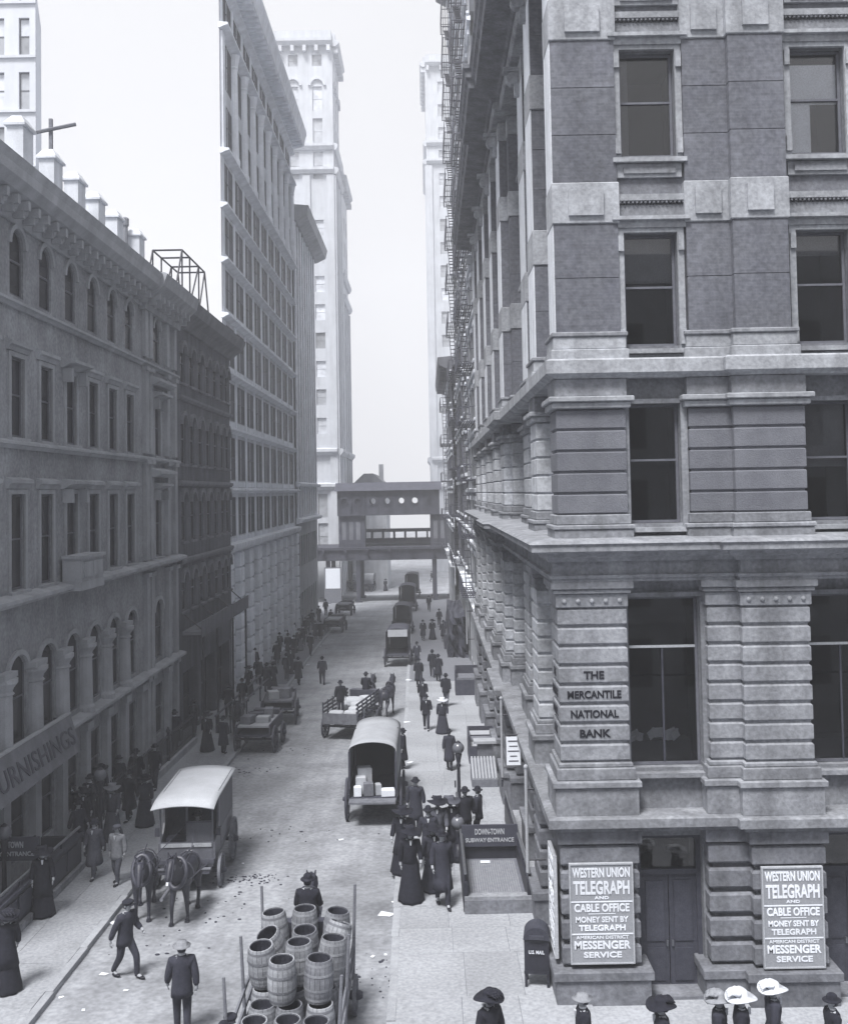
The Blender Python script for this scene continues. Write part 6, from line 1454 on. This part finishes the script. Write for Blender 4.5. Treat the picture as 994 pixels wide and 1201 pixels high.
for u, v, pr_, a, lab in ((60, 972, 'man_stand_over', 140, 'man in black overcoat close under the outfitter board'), (106, 972, 'man_walk', 170, 'man in dark suit walking between the lamp and the railing'), (118, 955, 'woman_walk', 10, 'woman in dark dress near the head of the area railing'), (140, 940, 'man_stand', 170, 'man in dark suit standing by the area railing'), (160, 935, 'man_walk_over', 0, 'man in overcoat walking off along the area railing'), (182, 925, 'man_walk', 180, 'man in dark suit half hidden behind the van roof'), (205, 880, 'man_stand_over', 10, 'man in long coat by the railing past the van roof'), (228, 862, 'man_walk', 0, 'man in dark suit walking by the warehouse front')):
    W(pr_, u, v, R(a), lab, LP)
for k, (u, v) in enumerate(((72, 985), (84, 978), (98, 985), (92, 1005))): W(('man_stand_over', 'man_stand', 'woman_stand', 'man_walk')[k], u, v, R(120+40*k), ('man in dark overcoat by the far globe lamp of the subway wall', 'man in bowler crowding past the end of the subway wall', 'woman in black by the end of the subway wall', 'man striding past the end of the subway wall in dark suit')[k], LP)
W('man_lean', 147, 1146, R(-120), 'man in dark jacket and cap striding across the road with a white parcel', ST, hgt=1.02)
W('man_boater', 214, 1214, R(15), 'man in black seen from behind with a pale straw boater', ST, hat='light', hgt=1.05)
W('woman_walk', 243, 881, R(170), 'woman carrying a pale bag on the pavement beyond the van roof', LP)
W('man_stand_over', 262, 884, R(-20), 'man in a long dark coat next to the carts beyond the van roof', LP, coat='dark')
W('man_walk', 284, 832, R(20), 'man in dark suit leaning over the kerbside cart horse', LP)
left_far = [(268, 842, 'man_stand', 20), (292, 815, 'woman_stand', 170), (299, 790, 'man_walk', 180), (310, 775, 'man_walk_over', 0), (318, 765, 'man_stand', 0), (328, 768, 'man_walk', 180), (338, 770, 'man_stand_over', 0), (351, 763, 'woman_walk', 180), (358, 747, 'man_stand', 0), (366, 735, 'man_walk_over', 0), (374, 730, 'man_walk', 180), (278, 795, 'man_stand', 170), (303, 803, 'man_walk', 0), (313, 812, 'man_stand_over', 10), (320, 808, 'woman_stand', 0), (325, 780, 'man_stand_over', 180), (336, 798, 'man_walk', 0), (350, 803, 'man_walk_over', 0), (345, 772, 'man_walk_over', 180), (334, 757, 'man_walk', 180), (343, 747, 'man_stand', 0), (356, 758, 'man_walk', 180), (364, 769, 'man_walk', 0), (370, 751, 'man_walk_over', 0), (376, 751, 'man_stand_over', 180), (382, 722, 'man_stand', 0), (388, 735, 'man_walk', 0), (330, 745, 'woman_walk', 0), (352, 740, 'man_stand_over', 0), (362, 742, 'man_walk', 180), (341, 790, 'woman_walk', 180), (322, 742, 'man_stand', 90)]
for u, v, pr_, a in left_far:
    W(pr_, u, v, R(a + random.uniform(-15, 15)), {'man_stand': 'man in dark suit standing on the crowded pavement before the office block', 'man_walk': 'man in dark suit walking on the crowded pavement before the office block', 'man_walk_over': 'man in dark overcoat walking on the crowded pavement before the office block', 'man_stand_over': 'man in dark overcoat standing on the crowded pavement before the office block', 'woman_stand': 'woman in long dark coat standing on the crowded pavement before the office block', 'woman_walk': 'woman in dark dress walking on the crowded pavement before the office block'}[pr_], 'crowd on the pavement before the office block', shirt=random.random() < .4)
W('man_walk', 378, 803, R(10), 'lone man in dark suit walking up the middle of the roadway', ST)
# bank pavement
W('man_walk', 500, 856, TOWARDS, 'man in dark suit with a white shirt front striding towards the subway lamp', RP)
W('woman_walk', 519, 860, R(170), 'woman in patterned dress with a white hat beside the newspaper stand', RP, coat='dark', hat='white')
W('man_walk_over', 527, 903, R(-5), 'man in a knee-length black overcoat walking away past the newspaper stand', RP, shirt=False)
W('man_walk', 523, 828, R(-8), 'man in black walking away beyond the woman in the white hat', RP, shirt=False)
W('man_walk_over', 514, 799, AWAY, 'man in dark overcoat walking away by the plain dark stand', RP, shirt=False)
W('man_walk', 507, 794, AWAY, 'man in dark suit walking away abreast of an overcoated man by the dark stand', RP, shirt=False)
for u, v, pr_, lab in ((496, 832, 'man_walk', 'man in dark suit by the kerb behind the line of wagons, first of a file'), (491, 806, 'man_walk_over', 'man in dark overcoat second in the file along the bank kerb'), (489, 782, 'man_walk', 'man third in the file along the bank kerb')): W(pr_, u, v, TOWARDS, lab, RP)
W('man_stand_over', 473, 902, R(90), 'man in dark coat standing against the kerb side of the canvas truck', RP, shirt=False)
for u, v, pr_, lab in ((496, 751, 'man_walk_over', 'man in black beside the line of covered wagons'), (507, 750, 'woman_walk', 'woman with a pale blouse beside the large dark stand'), (503, 717, 'man_walk', 'small far man alone on the bright far pavement'), (515, 735, 'man_stand', 'man by the far tarpaulin heap'), (520, 752, 'man_stand_over', 'man in long coat against the tarpaulin heap')): W(pr_, u, v, TOWARDS, lab, RP)
# knot of people by the subway sign
W('woman_walk', 482, 1056, R(185), 'woman in black with white lace collar at the front of the lamp group', MG, hgt=1.12)
W('man_walk_over', 519, 1062, R(190), 'man in black overcoat with white shirt stepping past the subway enclosure', MG, hgt=1.12)
W('woman_stand', 473, 1024, R(165), 'woman in black holding white papers at the kerb edge of the group', MG, hgt=1.05)
W('man_stand', 503, 1022, R(180), 'man in bowler in the middle of the group by the subway lamp', MG, hgt=1.05)
W('woman_walk', 514, 1012, R(175), 'woman in grey coat and broad dark hat among the group by the subway lamp', MG, coat='mid', hgt=1.08)
W('woman_stand', 529, 1008, R(190), 'woman in a pale round hat close to the subway sign lamp', MG, coat='dark', hat='mid', hgt=1.06)
W('man_stand_over', 488, 975, R(170), 'man in black overcoat with white collar behind the group near the truck', MG)
W('man_stand', 561, 986, R(70), 'man in a bowler leaning by the stair mouth behind the subway sign', MG)
W('man_stand', 546, 992, R(200), 'man standing by the tall globe lamp behind the subway sign', MG)
W('woman_walk', 508, 1044, R(200), 'woman in dark skirt squeezed between the group and the subway enclosure', MG, coat='dark')
# heads along the Broadway pavement below the bank
for u, v, pr_, a, lab, kw in ((573, 1168, 'woman_walk', 40, 'woman in dark wide hat on the open corner below the mailbox', {}), (683, 1172, 'man_boater', 90, 'man in a pale flat hat passing below the first telegraph sign', dict(hat='light')), (775, 1176, 'woman_walk', 90, 'woman in dark hat passing the dark doorway', {}), (842, 1166, 'woman_stand', 250, 'woman in a big white hat below the farther telegraph sign', dict(hat='light')), (868, 1172, 'woman_walk', 260, 'woman in white trimmed hat next to another white hat by the sign', dict(hat='white')), (905, 1158, 'woman_walk', 270, 'woman in a broad white plumed hat below the farther telegraph sign', dict(hat='white')), (975, 1170, 'man_stand', 90, 'man in dark bowler past the farther telegraph sign', {}),
                          (270, 1182, 'man_cap', 200, 'man in a dark cap crossing behind the barrel wagon', {}), (262, 1196, 'man_stand', 170, 'man in a bowler with white collar beside the capped man behind the barrel wagon', {})):
    d = ray(u, v); t = (1.78 - CAM_H) / d.z; p = d*t
    person(pr_, (p.x, p.y, KH if p.x > 0 else 0), R(a), lab, 'people on the near corner', **kw)
# under the viaduct
for u, v, pr_, lab in ((452, 693, 'woman_walk', 'small far woman crossing under the viaduct'), (438, 693, 'man_walk', 'small far man beside the wagon under the viaduct'), (433, 692, 'man_stand', 'small far man at the wagon tail under the viaduct'), (506, 682, 'man_walk', 'far man in dark suit beyond the viaduct columns'), (415, 694, 'man_walk', 'far man walking near the viaduct column')): W(pr_, u, v, R(random.uniform(0, 360)), lab, 'people under the viaduct')

# ================================================================== the smoky air
HM_ = bpy.data.materials.new('smoky_air'); HM_.use_nodes = True; N = HM_.node_tree.nodes; N.remove(N['Principled BSDF'])
pv = N.new('ShaderNodeVolumePrincipled'); pv.inputs['Color'].default_value = (.97, .975, 1, 1); pv.inputs['Density'].default_value = .0016; pv.inputs['Anisotropy'].default_value = .2
HM_.node_tree.links.new(pv.outputs[0], N['Material Output'].inputs['Volume'])
MB().box(-245, 245, -65, 405, -6, 97).build('haze', HM_, None, label='thin pale city haze filling the street', cat='haze', kind='stuff')
